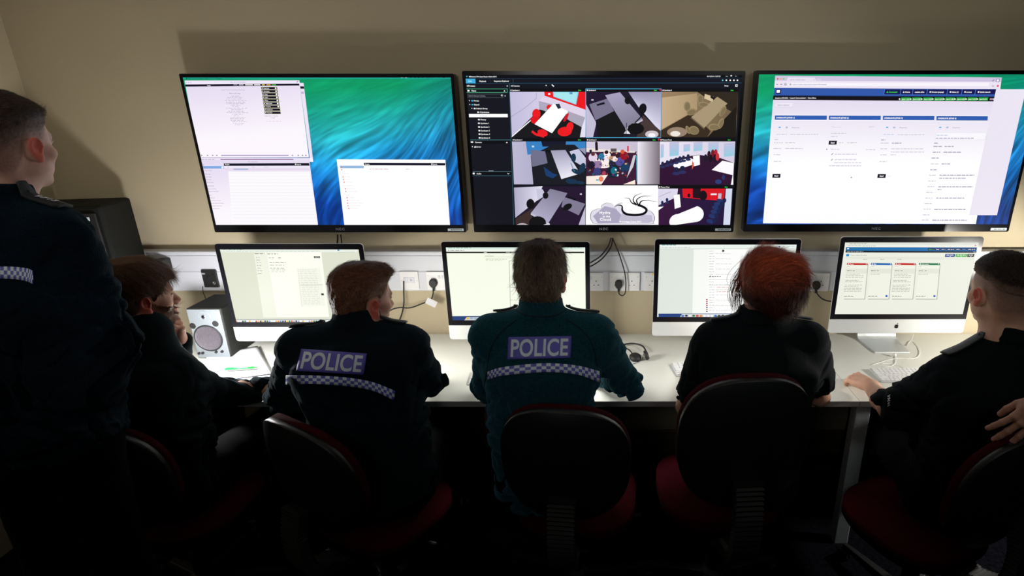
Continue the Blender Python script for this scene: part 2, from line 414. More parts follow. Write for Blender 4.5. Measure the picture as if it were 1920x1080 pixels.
for x, wd, c in ((342, 24, (150, 150, 170)), (375, 28, (200, 200, 215)), (412, 46, W_), (465, 38, W_), (512, 18, (225, 215, 90)), (538, 26, (235, 170, 80)), (570, 26, (60, 190, 60))):
    S.rect(x, 122, x+wd, 126.5, c)
for k, nm in enumerate(('Resources', 'Messaging', 'Video', 'Audio', 'Maps', 'Media feeds', 'Timeline', 'Dashboard', 'Overview')):
    x, y = 508+2.6*k, 137+18.2*k
    S.rect(x-2, y-1, x+97, y+15, (150, 150, 70)); S.rect(x, y+1, x+95, y+13.5, BK)
    S.text(x+14, y+10, nm, 6, (245, 245, 250), bold=0.02); S.ell(x+6, y+7, 3, 3, W_, 8)
    if k < 7: S.ell(x+86, y+7, 5, 5, W_, 10)
S.text(272, 157, 'Session: The Story of something Going Wrong', 5.5, (130, 120, 150)); S.text(320, 178, 'Back to the Stage', 7, (80, 70, 120))
for k, (x, wd) in enumerate(((330, 48), (305, 90), (300, 95), (290, 130), (298, 115), (302, 105), (330, 55), (338, 40), (300, 125), (330, 70), (312, 92), (302, 130), (335, 65), (345, 30), (325, 90), (322, 85), (326, 78), (335, 88), (340, 74), (350, 50))):
    S.dash(x, 191+9*k, wd, (168, 158, 186), 2.2, k)
S.text(530, 312, 'Please select a response', 6, (110, 100, 150)); S.text(565, 323, 'to begin', 6, (120, 110, 150)); S.dash(540, 341, 90, (200, 160, 190), 1.5)
S.line([(262, 544), (672, 544)], 6, (158, 138, 190)); S.ell(265, 545, 5, 5, W_, 8)
for x in (150, 185, 215, 240, 690, 725, 750, 770): S.rect(x, 541, x+9, 547, (120, 112, 140))
S.line([(137, 557), (792, 555)], 3, (175, 165, 195))
# lower left window
S.grad(0, 0, 0, 0, lavwin, 10, 10, [S.uv(130, 573), S.uv(795, 573), S.uv(850, 981), S.uv(205, 978)])
S.poly([(312, 640), (797, 640), (845, 960), (340, 960)], (252, 250, 253))
S.poly([(285, 592), (794, 590), (796, 605), (287, 606)], BK); S.text(293, 602, 'Playlist', 7, W_, bold=0.02)
S.text(720, 601, 'Search', 7, W_, bold=0.02); S.ell(713, 597, 4, 4, W_, 8); S.text(430, 585, 'VLC media player', 6, (140, 130, 160))
S.poly([(137, 607), (285, 607), (288, 622), (140, 623)], (130, 170, 225)); S.ell(278, 615, 7, 7, (235, 240, 250), 10)
S.rect(288, 607, 797, 620, (238, 232, 246)); S.rect(290, 621, 798, 631, (230, 218, 236)); S.rect(343, 622, 432, 630, (170, 180, 215))
S.text(305, 616, 'Title', 5, (150, 140, 165)); S.text(452, 616, 'Author', 5, (150, 140, 165)); S.text(527, 616, 'Duration', 5, (150, 140, 165))
for k in range(17): S.dash(322+2.5*k, 645+19*k, 0, LV); S.line([(308+2.3*k, 650+19*k), (800+2.6*k, 650+19*k)], 1.6, (238, 232, 242))
SB = [(140, 600, 'LIBRARY', 0), (168, 618, 'Playlist', 1), (170, 634, 'Media Library', 1), (150, 657, 'MY COMPUTER', 0), (180, 673, 'My Videos', 1), (182, 689, 'My Music', 1), (186, 705, 'My Pictures', 1),
      (160, 727, 'LOCAL NETWORK', 0), (194, 744, 'Universal Plug', 1), (196, 760, 'Network streams', 1), (174, 782, 'INTERNET', 0), (204, 797, 'Podcasts', 1), (206, 813, 'Free Music Charts', 1), (207, 829, 'Icecast Radio Directory', 1), (210, 845, 'Jamendo Selections', 1), (214, 861, 'Channels.com', 1)]
for x, y, nm, ic in SB:
    S.text(x, y+2, nm, 6, (150, 130, 160) if ic else (130, 120, 150))
    if ic: S.rect(x-12, y-6, x-4, y+3, (215, 70, 70))
S.line([(328, 964), (738, 967)], 5, (158, 138, 190))
for x in (215, 235, 258, 282, 305, 760, 780, 800, 830): S.rect(x, 961, x+8, 968, (130, 120, 150))
# lower right window
S.poly([(958, 567), (1605, 570), (1635, 989), (1008, 985)], W_)
S.poly([(1120, 588), (1604, 590), (1605, 604), (1121, 603)], BK); S.text(1127, 600, 'Playlist', 7, W_, bold=0.02); S.text(1530, 600, 'Search', 7, W_, bold=0.02); S.ell(1524, 596, 4, 4, W_, 8)
S.poly([(976, 605), (1118, 605), (1121, 620), (979, 620)], (150, 185, 225))
for x, y, nm, ic in SB[3:]:
    S.text(x+826, y, nm, 6, (225, 215, 228))
    if ic: S.rect(x+813, y-5, x+820, y+2, (240, 120, 130))
S.rect(984, 612, 992, 618, (240, 120, 130)); S.rect(984, 626, 992, 632, (240, 120, 130)); S.dash(1155, 625, 115, (235, 200, 215), 5, 3); S.dash(1370, 625, 25, (235, 200, 215), 4)
S.line([(1138, 968), (1518, 971)], 4, (190, 180, 215))
for x in (1020, 1040, 1060, 1090): S.rect(x, 966, x+8, 972, (170, 165, 185))
S.build('display', t1)

# --- middle television
S = S2; S.zoom(860, 120, 3.176)
DK = (17, 19, 30)
S.raw([(0, 0), (S.w, 0), (S.w, S.h), (0, S.h)], [[0, 1, 2, 3]], DK)
S.rect(40, 62, 1690, 84, (8, 9, 16)); S.ell(49, 74, 5, 5, (60, 190, 220), 4)
S.text(62, 79, 'Milestone XProtect Smart Client 2014', 8, W_, bold=0.02); S.text(1478, 77, '02/12/2014 12:07:23', 7.5, W_, bold=0.015)
for x in (1592, 1618, 1648): S.rect(x-6, 62, x+16, 80, (28, 28, 38))
S.rect(1592, 72, 1602, 74, W_); S.rect(1619, 67, 1627, 73, W_); S.text(1648, 75, 'x', 8, W_)
S.line([(40, 87), (1690, 84)], 2, (30, 60, 85)); S.line([(300, 115), (1690, 112)], 3, (35, 80, 110))
S.rect(41, 88, 101, 115, (60, 175, 225)); S.text(58, 106, 'Live', 9, (230, 245, 255), bold=0.02)
S.text(123, 107, 'Playback', 9, W_, bold=0.02); S.text(210, 106, 'Sequence Explorer', 9, W_, bold=0.02); S.line([(189, 90), (189, 112)], 1.5, (40, 55, 80)); S.line([(324, 90), (324, 112)], 1.5, (60, 100, 110))
for x in (1572, 1594, 1617, 1639, 1660): S.ell(x, 97, 5, 5, (90, 200, 210) if x == 1572 else W_, 10)
S.line([(48, 116), (302, 116)], 2, (35, 80, 110))
S.text(49, 135, 'XProtect', 10, W_, bold=0.02); S.text(285, 136, '<', 11, W_, bold=0.03)
S.text(311, 134, 'All Cameras', 8, W_, bold=0.02); S.poly([(516, 125), (526, 125), (521, 132)], W_); S.line([(555, 123), (567, 134)], 6, W_)
S.text(1582, 133, 'Setup', 8, W_, bold=0.02); S.rect(1648, 122, 1660, 135, W_); S.rect(1651, 125, 1657, 132, DK)
S.poly([(41, 147), (291, 147), (291, 171), (43, 171)], (75, 170, 130)); S.poly([(44, 150), (288, 150), (288, 168), (46, 168)], (10, 12, 20))
S.rect(52, 155, 65, 164, W_); S.text(76, 164, 'Views', 9, W_, bold=0.02); S.poly([(267, 163), (279, 163), (273, 156)], W_)
S.rect(53, 178, 266, 201, (85, 88, 98)); S.rect(55, 180, 264, 199, (20, 22, 32)); S.text(60, 193, 'Search views and cameras...', 7, (180, 180, 190)); S.ell(257, 187, 5, 5, W_, 10); S.ell(257, 187, 3, 3, DK, 8); S.ell(277, 190, 5, 5, (140, 140, 150), 8)
for x, y, nm, ic in ((90, 222, 'Private', 1), (92, 245, 'Shared', 1), (105, 268, 'Default Group', 2), (126, 290, '4 Syndicates', 3), (126, 312, '', 3), (130, 334, 'Plenary', 3), (130, 356, 'Syndicate 1', 3), (131, 378, 'Syndicate 2', 3), (133, 400, 'Syndicate 3', 3), (134, 421, 'Syndicate 4', 3), (135, 443, 'Syndicate 5', 3)):
    if not nm:
        S.rect(61, 297, 293, 317, W_); S.text(126, 312, 'Syndicates', 8, (170, 170, 190)); continue
    S.text(x, y+1, nm, 8.5, W_, bold=0.02)
    S.rect(x-15, y-7, x-4, y+1, (70, 180, 220) if ic == 1 else W_)
    if ic < 3: S.poly([(x-28, y-8), (x-22, y-4), (x-28, y)], W_)
S.line([(60, 452), (310, 452)], 4, (65, 110, 120)); S.rect(62, 456, 300, 476, (8, 9, 16)); S.rect(72, 461, 87, 469, W_); S.text(97, 470, 'Cameras', 8.5, W_, bold=0.02); S.poly([(281, 470), (293, 470), (287, 463)], W_)
S.poly([(80, 488), (86, 492), (80, 496)], W_); S.text(105, 497, 'Server', 8, W_, bold=0.02); S.poly([(92, 498), (104, 498), (98, 487)], W_)
S.rect(178, 634, 208, 638, (150, 150, 160)); S.line([(75, 640), (312, 640)], 3, (60, 100, 110)); S.rect(77, 643, 312, 662, (8, 9, 16)); S.line([(75, 665), (312, 665)], 3, (60, 100, 110))
S.ell(90, 652, 7, 6, W_, 8); S.text(107, 657, 'Audio', 8.5, W_, bold=0.02); S.line([(290, 650), (296, 656), (302, 650)], 2.5, W_)
S.line([(302, 116), (330, 992)], 3, (50, 95, 105))
def soft(c0, c1, ax=0):
    c0, c1 = np.array(c0, float), np.array(c1, float)
    def fn(U, V):
        k = (U if ax == 0 else V if ax == 1 else (U+V)/2)[:, None]; return c0+(c1-c0)*k
    return fn
def tile(q, bar, nm):
    """q: four corners TL TR BR BL of the picture"""
    if nm:
        (x0, y0), (x1, y1) = q[0], q[1]
        S.poly([(x0-2, y0-bar), (x1, y1-bar), (x1, y1), (x0, y0)], (10, 10, 16))
        S.text(x0+14, y0-bar/2+4, nm, 7.5, W_, bold=0.02); S.rect(x0+4, y0-bar/2-3, x0+10, y0-bar/2+4, W_)
        S.text(x1-45, y0-bar/2+4, 'Live', 7.5, (40, 220, 60), bold=0.04)
# syndicate 1
q = [(305, 166), (757, 166), (755, 436), (317, 436)]; tile(q, 20, 'Syndicate 1')
S.grad(0, 0, 0, 0, soft((196, 190, 222), (232, 226, 246)), 8, 8, [S.uv(*p) for p in q])
S.poly([(510, 166), (757, 166), (756, 275), (512, 190)], (238, 22, 30)); S.poly([(561, 166), (715, 166), (700, 243), (564, 195)], (110, 200, 225)); S.poly([(566, 168), (709, 168), (697, 238), (568, 193)], (168, 232, 240))
S.rect(660, 168, 678, 180, (90, 150, 190)); S.rect(533, 174, 546, 183, W_)
S.line([(311, 315), (380, 272), (462, 206), (463, 170)], 2, (140, 135, 165))
S.poly([(317, 436), (480, 270), (520, 280), (660, 300), (733, 378), (722, 436)], (22, 22, 26)); S.poly([(316, 430), (440, 322), (440, 330), (317, 436)], W_)
S.poly([(477, 218), (515, 190), (755, 272), (755, 318), (650, 282), (560, 240), (478, 222)], (225, 212, 235)); S.poly([(477, 220), (560, 240), (540, 290), (480, 268)], (176, 170, 192)); S.poly([(650, 280), (754, 318), (733, 376), (648, 330)], (172, 166, 185))
S.ell(540, 258, 17, 16, (236, 30, 38), 14); S.ell(463, 297, 25, 30, (236, 26, 34)); S.ell(455, 335, 28, 22, (225, 20, 30), 14, 0.3)
S.poly([(452, 358), (565, 236), (652, 282), (556, 412)], W_); S.poly([(575, 238), (600, 236), (610, 262), (592, 268)], (35, 45, 62))
S.ell(640, 318, 9, 30, (200, 26, 44), 12, 0.5); S.ell(632, 402, 43, 28, (236, 26, 34), 16, -0.1); S.ell(662, 375, 21, 30, (240, 28, 36), 14, 0.3); S.ell(500, 410, 32, 20, (236, 26, 34), 12, 0.3); S.line([(436, 400), (458, 418), (510, 432)], 14, (236, 30, 40))
# syndicate 2
q = [(759, 166), (1208, 166), (1202, 436), (759, 436)]; tile(q, 20, 'Syndicate 2')
S.grad(0, 0, 0, 0, soft((34, 22, 52), (26, 24, 34)), 6, 6, [S.uv(*p) for p in q])
S.grad(0, 0, 0, 0, soft((150, 145, 175), (222, 220, 242), 1), 8, 8, [S.uv(1010, 166), S.uv(1208, 166), S.uv(1202, 405), S.uv(1075, 262)])
S.poly([(759, 240), (820, 350), (800, 436), (759, 436)], (196, 190, 216)); S.poly([(778, 240), (890, 205), (925, 280), (815, 335)], (122, 116, 142)); S.poly([(820, 240), (866, 226), (872, 238), (826, 250)], (20, 22, 34)); S.poly([(815, 335), (925, 280), (1000, 380), (980, 436), (830, 436)], (20, 20, 24))
S.poly([(1098, 305), (1205, 400), (1202, 436), (1060, 436)], (70, 55, 55)); S.ell(1150, 418, 40, 22, (205, 195, 200)); S.ell(1150, 424, 22, 12, (250, 245, 250))
S.grad(0, 0, 0, 0, soft((168, 160, 192), (132, 130, 150), 1), 6, 6, [S.uv(872, 186), S.uv(960, 168), S.uv(1095, 328), S.uv(992, 382)]); S.poly([(992, 382), (1094, 328), (1096, 338), (994, 394)], (195, 190, 210))
S.ell(1006, 218, 18, 22, (18, 18, 24)); S.ell(1096, 266, 23, 32, (16, 16, 20), 16, 0.2); S.line([(1096, 290), (1080, 320), (1050, 350)], 7, (14, 14, 18)); S.poly([(1000, 390), (1015, 405), (1022, 416), (984, 414)], (225, 225, 235)); S.line([(1000, 350), (996, 425)], 4, (12, 12, 16)); S.ell(1055, 385, 50, 34, (14, 14, 18), 12); S.rect(790, 210, 803, 218, (200, 200, 220))
S.line([(757, 148), (1208, 148), (1203, 438), (758, 438), (757, 148)], 3.5, (80, 185, 235)); S.rect(1196, 148, 1206, 158, (220, 30, 60))
# syndicate 3
q = [(1210, 166), (1664, 166), (1650, 436), (1206, 436)]; tile(q, 20, 'Syndicate 3')
S.grad(0, 0, 0, 0, soft((158, 132, 98), (112, 94, 72)), 8, 8, [S.uv(*p) for p in q])
S.poly([(1420, 166), (1664, 166), (1655, 300), (1480, 205)], (46, 38, 30)); S.grad(0, 0, 0, 0, soft((196, 172, 136), (172, 148, 112)), 5, 5, [S.uv(1210, 200), S.uv(1420, 175), S.uv(1420, 270), S.uv(1206, 390)])
S.poly([(1206, 395), (1390, 290), (1500, 400), (1480, 436), (1206, 436)], (56, 42, 30)); S.ell(1300, 405, 60, 30, (150, 130, 110)); S.ell(1290, 415, 30, 16, (240, 230, 220))
S.poly([(1480, 436), (1655, 250), (1650, 436)], (28, 24, 20)); S.poly([(1385, 315), (1540, 195), (1600, 235), (1462, 380)], (168, 150, 118)); S.poly([(1385, 315), (1462, 380), (1462, 390), (1384, 324)], (110, 96, 74))
for a in ((1360, 252, 20, 30, 0), (1385, 285, 30, 20, -0.3), (1437, 208, 17, 28, 0), (1455, 240, 30, 16, 0), (1572, 280, 16, 34, 0.5), (1400, 395, 32, 26, 0.3), (1365, 392, 12, 26, -0.4), (1560, 355, 16, 34, 0.4), (1520, 375, 34, 20, 0)):
    S.ell(a[0], a[1], a[2], a[3], (150, 134, 98), 14, a[4]); S.ell(a[0]+2, a[1]+2, a[2]-5, a[3]-5, (128, 112, 82), 12, a[4])
S.poly([(1465, 178), (1520, 195), (1510, 225), (1462, 205)], (215, 195, 160)); S.poly([(1500, 188), (1530, 200), (1520, 215), (1498, 200)], (25, 22, 20))
# syndicate 4
q = [(318, 461), (756, 461), (757, 716), (330, 716)]; tile(q, 20, 'Syndicate 4')
S.grad(0, 0, 0, 0, soft((190, 186, 214), (150, 150, 182)), 8, 8, [S.uv(*p) for p in q])
S.poly([(400, 461), (756, 461), (756, 500), (410, 540)], (56, 130, 196)); S.poly([(492, 461), (640, 461), (636, 490), (500, 492)], (20, 22, 44)); S.rect(436, 486, 450, 496, (200, 220, 240))
S.poly([(430, 545), (560, 480), (690, 480), (757, 540), (757, 716), (445, 716)], (24, 26, 34)); S.poly([(428, 510), (515, 520), (530, 590), (440, 612)], (112, 112, 140)); S.poly([(660, 520), (715, 505), (757, 560), (757, 620), (690, 580)], (200, 200, 225))
S.poly([(520, 512), (580, 518), (576, 530), (516, 524)], (12, 12, 18)); S.poly([(505, 610), (560, 650), (590, 660), (560, 680), (520, 665)], (24, 62, 112))
S.grad(0, 0, 0, 0, soft((160, 158, 186), (238, 236, 248), 1), 6, 6, [S.uv(548, 515), S.uv(636, 512), S.uv(724, 652), S.uv(612, 685)])
for a in ((684, 558, 15, 26, 0), (737, 618, 18, 30, 0.3), (700, 640, 30, 14, 0.4), (672, 698, 36, 16, 0.1), (722, 706, 28, 10, 0.1)): S.ell(*a[:4], (22, 52, 78), 14, a[4])
S.line([(668, 590), (690, 640)], 4, (80, 130, 160))
# syndicate 5
q = [(760, 461), (1200, 461), (1196, 716), (760, 716)]; tile(q, 20, 'Syndicate 5')
S.rect(1188, 443, 1198, 455, (220, 30, 60))
S.grad(0, 0, 0, 0, soft((215, 206, 226), (192, 186, 206)), 8, 8, [S.uv(*p) for p in q])
S.poly([(760, 525), (1050, 520), (1064, 545), (1062, 716), (760, 716)], (62, 26, 54)); S.poly([(760, 500), (1050, 520), (1050, 528), (760, 520)], (236, 226, 220)); S.rect(905, 503, 940, 522, (90, 80, 86)); S.rect(1004, 488, 1012, 522, (220, 20, 40))
S.grad(0, 0, 0, 0, soft((240, 236, 246), (120, 110, 120)), 8, 2, [S.uv(1066, 461), S.uv(1200, 461), S.uv(1196, 716), S.uv(1066, 716)])
S.line([(820, 470), (822, 515)], 16, (28, 18, 26)); S.ell(820, 470, 8, 9, (40, 24, 24), 8); S.line([(785, 510), (790, 545)], 14, (24, 22, 40)); S.line([(1058, 520), (985, 705)], 5, (30, 30, 40)); S.poly([(1040, 545), (1056, 540), (1040, 610), (1000, 680)], (205, 205, 215)); S.line([(1060, 545), (1062, 700)], 5, (40, 190, 215))
S.ell(860, 590, 62, 30, (250, 238, 236), 18); rn = random.Random(5)
for (x, y, r1, c) in ((800, 555, 26, (226, 210, 232)), (830, 600, 24, (150, 120, 160)), (880, 545, 24, (248, 236, 240)), (925, 590, 30, (40, 34, 50)), (960, 580, 26, (86, 78, 150)), (930, 565, 16, (240, 232, 240)), (985, 545, 24, (150, 20, 36)), (905, 562, 13, (214, 160, 110)), (790, 600, 22, (30, 22, 40)), (850, 550, 18, (44, 120, 160)), (880, 525, 11, (40, 24, 26)), (975, 522, 12, (216, 90, 60)), (800, 535, 12, (90, 50, 50)), (945, 548, 11, (50, 30, 30)), (918, 640, 36, (20, 34, 50)), (990, 615, 26, (26, 60, 96)), (865, 650, 12, (170, 60, 90)), (925, 635, 20, (20, 110, 130)), (825, 640, 22, (58, 60, 120))): S.ell(x, y, r1, r1*1.1, c, 12, rn.random())
for k in range(60):
    a, b = rn.uniform(775, 1010), rn.uniform(525, 670); S.ell(a, b, rn.uniform(2, 7), rn.uniform(2, 9), rn.choice(((240, 230, 240), (30, 20, 36), (60, 60, 130), (20, 90, 110), (190, 60, 60), (230, 170, 120))), 7, rn.random()*3)
S.poly([(760, 668), (888, 660), (850, 716), (760, 716)], (250, 236, 226)); S.ell(848, 684, 14, 16, (236, 130, 100)); S.poly([(980, 716), (1050, 690), (1052, 716)], (255, 236, 220)); S.rect(818, 686, 834, 694, (90, 170, 200))
# plenary front
q = [(1198, 461), (1646, 461), (1634, 718), (1198, 718)]; tile(q, 20, 'Plenary Front')
S.grad(0, 0, 0, 0, soft((236, 230, 244), (214, 206, 228)), 8, 8, [S.uv(*p) for p in q])
S.poly([(1198, 600), (1290, 560), (1430, 540), (1560, 560), (1640, 590), (1634, 718), (1198, 718)], (48, 16, 50))
for x0, x1, y0, y1 in ((1202, 1222, 480, 560), (1255, 1312, 466, 550), (1338, 1378, 478, 522), (1398, 1452, 466, 520), (1485, 1548, 468, 530), (1578, 1642, 472, 552)):
    S.grad(0, 0, 0, 0, soft((196, 192, 224), (150, 205, 226), 1), 3, 3, [S.uv(x0, y0), S.uv(x1, y0-3), S.uv(x1-2, y1-6), S.uv(x0, y1)])
S.ell(1338, 592, 62, 24, (252, 250, 255), 20, -0.25); S.poly([(1285, 605), (1380, 560), (1400, 570), (1390, 600), (1330, 618)], (252, 250, 255))
S.poly([(1506, 630), (1570, 575), (1638, 590), (1634, 662)], (252, 250, 255)); S.poly([(1394, 548), (1434, 542), (1436, 600), (1400, 608)], W_); S.poly([(1390, 570), (1400, 608), (1388, 628)], (226, 90, 50))
for k, (x, y) in enumerate(((1214, 592), (1242, 584), (1265, 576), (1294, 568), (1317, 560), (1338, 556), (1366, 548))): S.ell(x, y, 9, 12, (32, 38, 76), 10); S.ell(x, y+20, 16, 8, (40, 48, 92), 10)
for x, y in ((1295, 630), (1332, 622)): S.ell(x, y, 16, 17, (30, 30, 66), 10); S.ell(x, y+22, 24, 10, (46, 46, 96), 10)
for x, y, c in ((1490, 540, (50, 16, 28)), (1512, 532, (120, 20, 36)), (1530, 530, (180, 30, 50)), (1500, 562, (24, 14, 26)), (1525, 560, (30, 16, 30)), (1470, 560, (30, 24, 40)), (1540, 552, (200, 50, 60))): S.ell(x, y, 11, 24, c, 10)
S.ell(1545, 700, 20, 14, (44, 62, 120), 10); S.ell(1575, 675, 10, 16, (40, 50, 104), 10); S.poly([(1625, 690), (1634, 640), (1634, 718), (1620, 718)], W_)
# bottom left view
q = [(330, 727), (754, 727), (753, 990), (342, 990)]
S.grad(0, 0, 0, 0, soft((30, 24, 40), (36, 20, 48)), 6, 6, [S.uv(*p) for p in q])
S.grad(0, 0, 0, 0, soft((176, 172, 198), (226, 224, 240)), 5, 5, [S.uv(330, 735), S.uv(500, 727), S.uv(470, 810), S.uv(338, 915)])
S.poly([(340, 920), (440, 860), (440, 990), (342, 990)], (60, 46, 44)); S.ell(380, 968, 36, 22, (190, 180, 186)); S.ell(378, 975, 18, 10, W_)
S.poly([(754, 850), (754, 990), (715, 990)], (196, 192, 214)); S.poly([(625, 790), (754, 832), (715, 900), (612, 850)], (128, 122, 148)); S.poly([(652, 785), (704, 802), (700, 814), (648, 797)], (16, 18, 28)); S.poly([(462, 742), (500, 745), (520, 780), (470, 812)], (200, 200, 220))
S.grad(0, 0, 0, 0, soft((130, 126, 150), (176, 172, 200), 1), 6, 6, [S.uv(545, 742), S.uv(648, 768), S.uv(535, 945), S.uv(432, 885)]); S.poly([(432, 885), (535, 945), (533, 956), (430, 896)], (200, 196, 214))
S.ell(428, 832, 24, 30, (14, 14, 18)); S.ell(518, 782, 17, 20, (16, 16, 22)); S.ell(470, 945, 52, 40, (16, 16, 20)); S.ell(648, 850, 30, 18, (16, 16, 20), 12, -0.5); S.poly([(505, 965), (540, 945), (545, 975), (500, 984)], (220, 220, 230)); S.rect(722, 770, 734, 778, (210, 210, 225))
# cloud logo
S.poly([(758, 722), (1194, 722), (1188, 990), (757, 990)], W_)
def cloud(sc_, c):
    pts = []
    cx, cy = 975, 905
    base = [(800, 948), (784, 918), (790, 880), (822, 862), (850, 858), (852, 840), (880, 826), (915, 832), (925, 845), (950, 830), (975, 826), (1020, 835), (1060, 850), (1110, 862), (1150, 880), (1168, 912), (1160, 940), (1130, 953), (830, 953)]
    P = catmull([(x, y, 0) for x, y in base], 4); S.poly([(cx+(p.x-cx)*sc_, cy+(p.y-cy)*sc_) for p in P], c)
cloud(1.0, (60, 55, 80)); cloud(0.985, (226, 222, 236)); S.poly([(800, 905), (870, 845), (935, 860), (975, 905), (1000, 945), (830, 948)], (172, 166, 192)); S.poly([(950, 940), (975, 880), (1150, 900), (1155, 935), (1130, 946)], (196, 190, 210))
S.poly([(960, 840), (1010, 800), (1100, 845), (1120, 890), (1000, 900)], W_)
BKX = (12, 10, 18)
S.line([(p.x, p.y) for p in catmull([(925, 855, 0), (945, 840, 0), (972, 845, 0), (975, 872, 0), (1000, 893, 0), (1060, 898, 0), (1105, 888, 0), (1118, 866, 0), (1095, 848, 0), (1065, 838, 0)], 6)], [1+13*min(1, k/22) for k in range(55)], BKX)
for pts in (((1060, 838), (1030, 825), (1015, 800), (985, 796)), ((1062, 838), (1040, 815), (1050, 785), (1092, 768)), ((1068, 838), (1060, 808), (1095, 787), (1145, 785)), ((1075, 842), (1085, 818), (1115, 812), (1175, 818))):
    S.line([(p.x, p.y) for p in catmull([(x, y, 0) for x, y in pts], 6)], [9-8*k/18 for k in range(19)], BKX)
S.text(838, 892, 'Hydra', 17, W_, bold=0.03, space=1.1); S.text(858, 912, 'in the', 12, W_, bold=0.03, space=1.1); S.text(840, 932, 'Cloud', 17, W_, bold=0.03, space=1.15); S.text(958, 942, '© Jonathan Crego 2012', 9, W_, bold=0.04, space=1.05)
S.text(806, 977, 'HydraFoundation.org', 15, (60, 55, 90), space=1.35)
# plenary rear
q = [(1188, 741), (1628, 741), (1612, 990), (1190, 990)]; tile(q, 19, 'Plenary Rear')
S.grad(0, 0, 0, 0, soft((58, 22, 62), (30, 20, 60)), 6, 6, [S.uv(*p) for p in q])
S.poly([(1188, 741), (1305, 741), (1300, 790), (1190, 840)], (222, 216, 236)); S.line([(1192, 790), (1262, 760)], 2, (150, 140, 170)); S.poly([(1330, 741), (1585, 741), (1578, 815), (1335, 795)], (216, 22, 36)); S.poly([(1393, 741), (1440, 741), (1440, 800), (1393, 795)], (36, 14, 30)); S.ell(1455, 782, 24, 30, (24, 12, 22), 12); S.ell(1370, 782, 9, 12, (26, 14, 26), 10)
S.poly([(1590, 741), (1628, 741), (1612, 990), (1572, 990)], (214, 220, 240)); S.poly([(1280, 780), (1315, 775), (1322, 850), (1286, 862)], W_); S.poly([(1188, 850), (1220, 848), (1190, 870)], W_); S.rect(1500, 770, 1535, 780, (240, 230, 240)); S.rect(1545, 770, 1560, 830, (190, 190, 205))
pts = []
for k in range(24):
    a = 2*math.pi*k/24; cxx, cyy = (1400, 892) if math.cos(a) > 0 else (1300, 940)
    pts.append((cxx+58*math.cos(a)*0.9+6, cyy+48*math.sin(a)))
S.poly(pts, W_)
for x, y in ((1212, 825), (1240, 808)): S.ell(x, y, 8, 12, (30, 40, 84), 10); S.ell(x, y+16, 12, 6, (40, 50, 96), 8)
for k, (x, y) in enumerate(((1555, 815), (1540, 835), (1528, 855), (1520, 880), (1508, 905), (1495, 935), (1478, 970))): S.ell(x, y, 22, 13, (36, 52, 104), 12, 0.25); S.ell(x+26, y-4, 12, 15, (24, 34, 76), 10)
S.build('display', t2)

# --- right television
S = S3; S.zoom(1400, 120, 3.177)
S.grad(0, 0, 0, 0, wave(11), 300, 170, [(0, 0), (S.w, 0), (S.w, S.h), (0, S.h)])
def webg(U, V):
    a = np.array([228, 220, 240]); b = np.array([255, 254, 255]); k = np.clip(V*2.4-0.35, 0, 1)[:, None]; return a+(b-a)*k
S.grad(0, 0, 0, 0, webg, 6, 24, [S.uv(170, 69), S.uv(1520, 80), S.uv(1365, 953), S.uv(97, 949)])
S.poly([(170, 69), (1520, 80), (1516, 106), (168, 99)], (206, 196, 224)); S.poly([(168, 99), (1516, 106), (1510, 150), (164, 142)], (236, 228, 244))
for k, c in enumerate(((235, 70, 90), (240, 170, 100), (120, 200, 110))): S.ell(185+17.5*k, 88, 5, 5, c, 10)
S.poly([(236, 102), (246, 79), (404, 80), (416, 103)], (232, 225, 242)); S.text(258, 97, 'APS 10.1 UCLAN | Demo', 6.5, (110, 100, 140)); S.text(398, 97, 'x', 7, (90, 80, 120)); S.poly([(418, 101), (414, 88), (440, 88), (447, 101)], (216, 208, 230))
S.line([(176, 121), (186, 121)], 3, (40, 30, 80)); S.line([(200, 121), (212, 121)], 3, (40, 30, 80)); S.ell(231, 121, 6, 6, (60, 50, 100), 12); S.ell(231, 121, 3.5, 3.5, (236, 228, 244), 10)
S.rect(250, 112, 1440, 132, (248, 244, 252)); S.text(273, 126, 'admin1.hydra.org/communicator/14/viewer#', 8.5, (110, 110, 150)); S.rect(256, 116, 265, 127, (170, 170, 200))
S.ell(1467, 131, 5, 5, (90, 80, 120), 8); S.ell(1467, 131, 3, 3, (236, 228, 244), 8); S.rect(1491, 125, 1500, 136, (235, 70, 110)); S.rect(1488, 88, 1503, 108, (120, 115, 160)); S.rect(1491, 91, 1500, 105, W_); S.line([(1463, 102), (1475, 93)], 3, (60, 50, 90))
S.poly([(164, 142), (1493, 150), (1486, 196), (160, 186)], (48, 88, 172)); S.poly([(160, 186), (1486, 193), (1484, 198), (159, 190)], (30, 50, 100))
S.rect(175, 150, 202, 178, (22, 22, 76)); S.rect(179, 155, 197, 171, W_)
for x0, x1, nm, c in ((823, 915, '▲ Connected', (60, 220, 60)), (921, 988, '▲ Home', W_), (993, 1073, 'session alive', W_), (1079, 1194, '● Forums (popup)', W_), (1199, 1280, '● Inbox (1)', W_), (1286, 1358, '● Logout', W_), (1366, 1482, '■ Quick Launch', W_)):
    S.rect(x0-3, 149, x1+3, 183, (70, 130, 215)); S.rect(x0, 150.5, x1, 181.5, (24, 22, 84)); S.text(x0+8, 171, nm, 8.5, c, bold=0.03)
S.poly([(159, 190), (1485, 197), (1480, 223), (156, 213)], (12, 8, 20)); S.text(168, 206, 'Scenario (UCLAN)  /  Launch Communicator  /  Show Menu', 7.5, W_, bold=0.025)
for k in range(8):
    x = 920+66*k; S.rect(x, 199, x+53, 218, (24, 165, 50)); S.text(x+3, 213, 'Synd %d (%d)' % (k+1, (21, 22, 23, 24, 25, 26, 21, 21)[k]), 7.5, W_, bold=0.025); S.ell(x-10, 209, 5, 5, W_, 8)
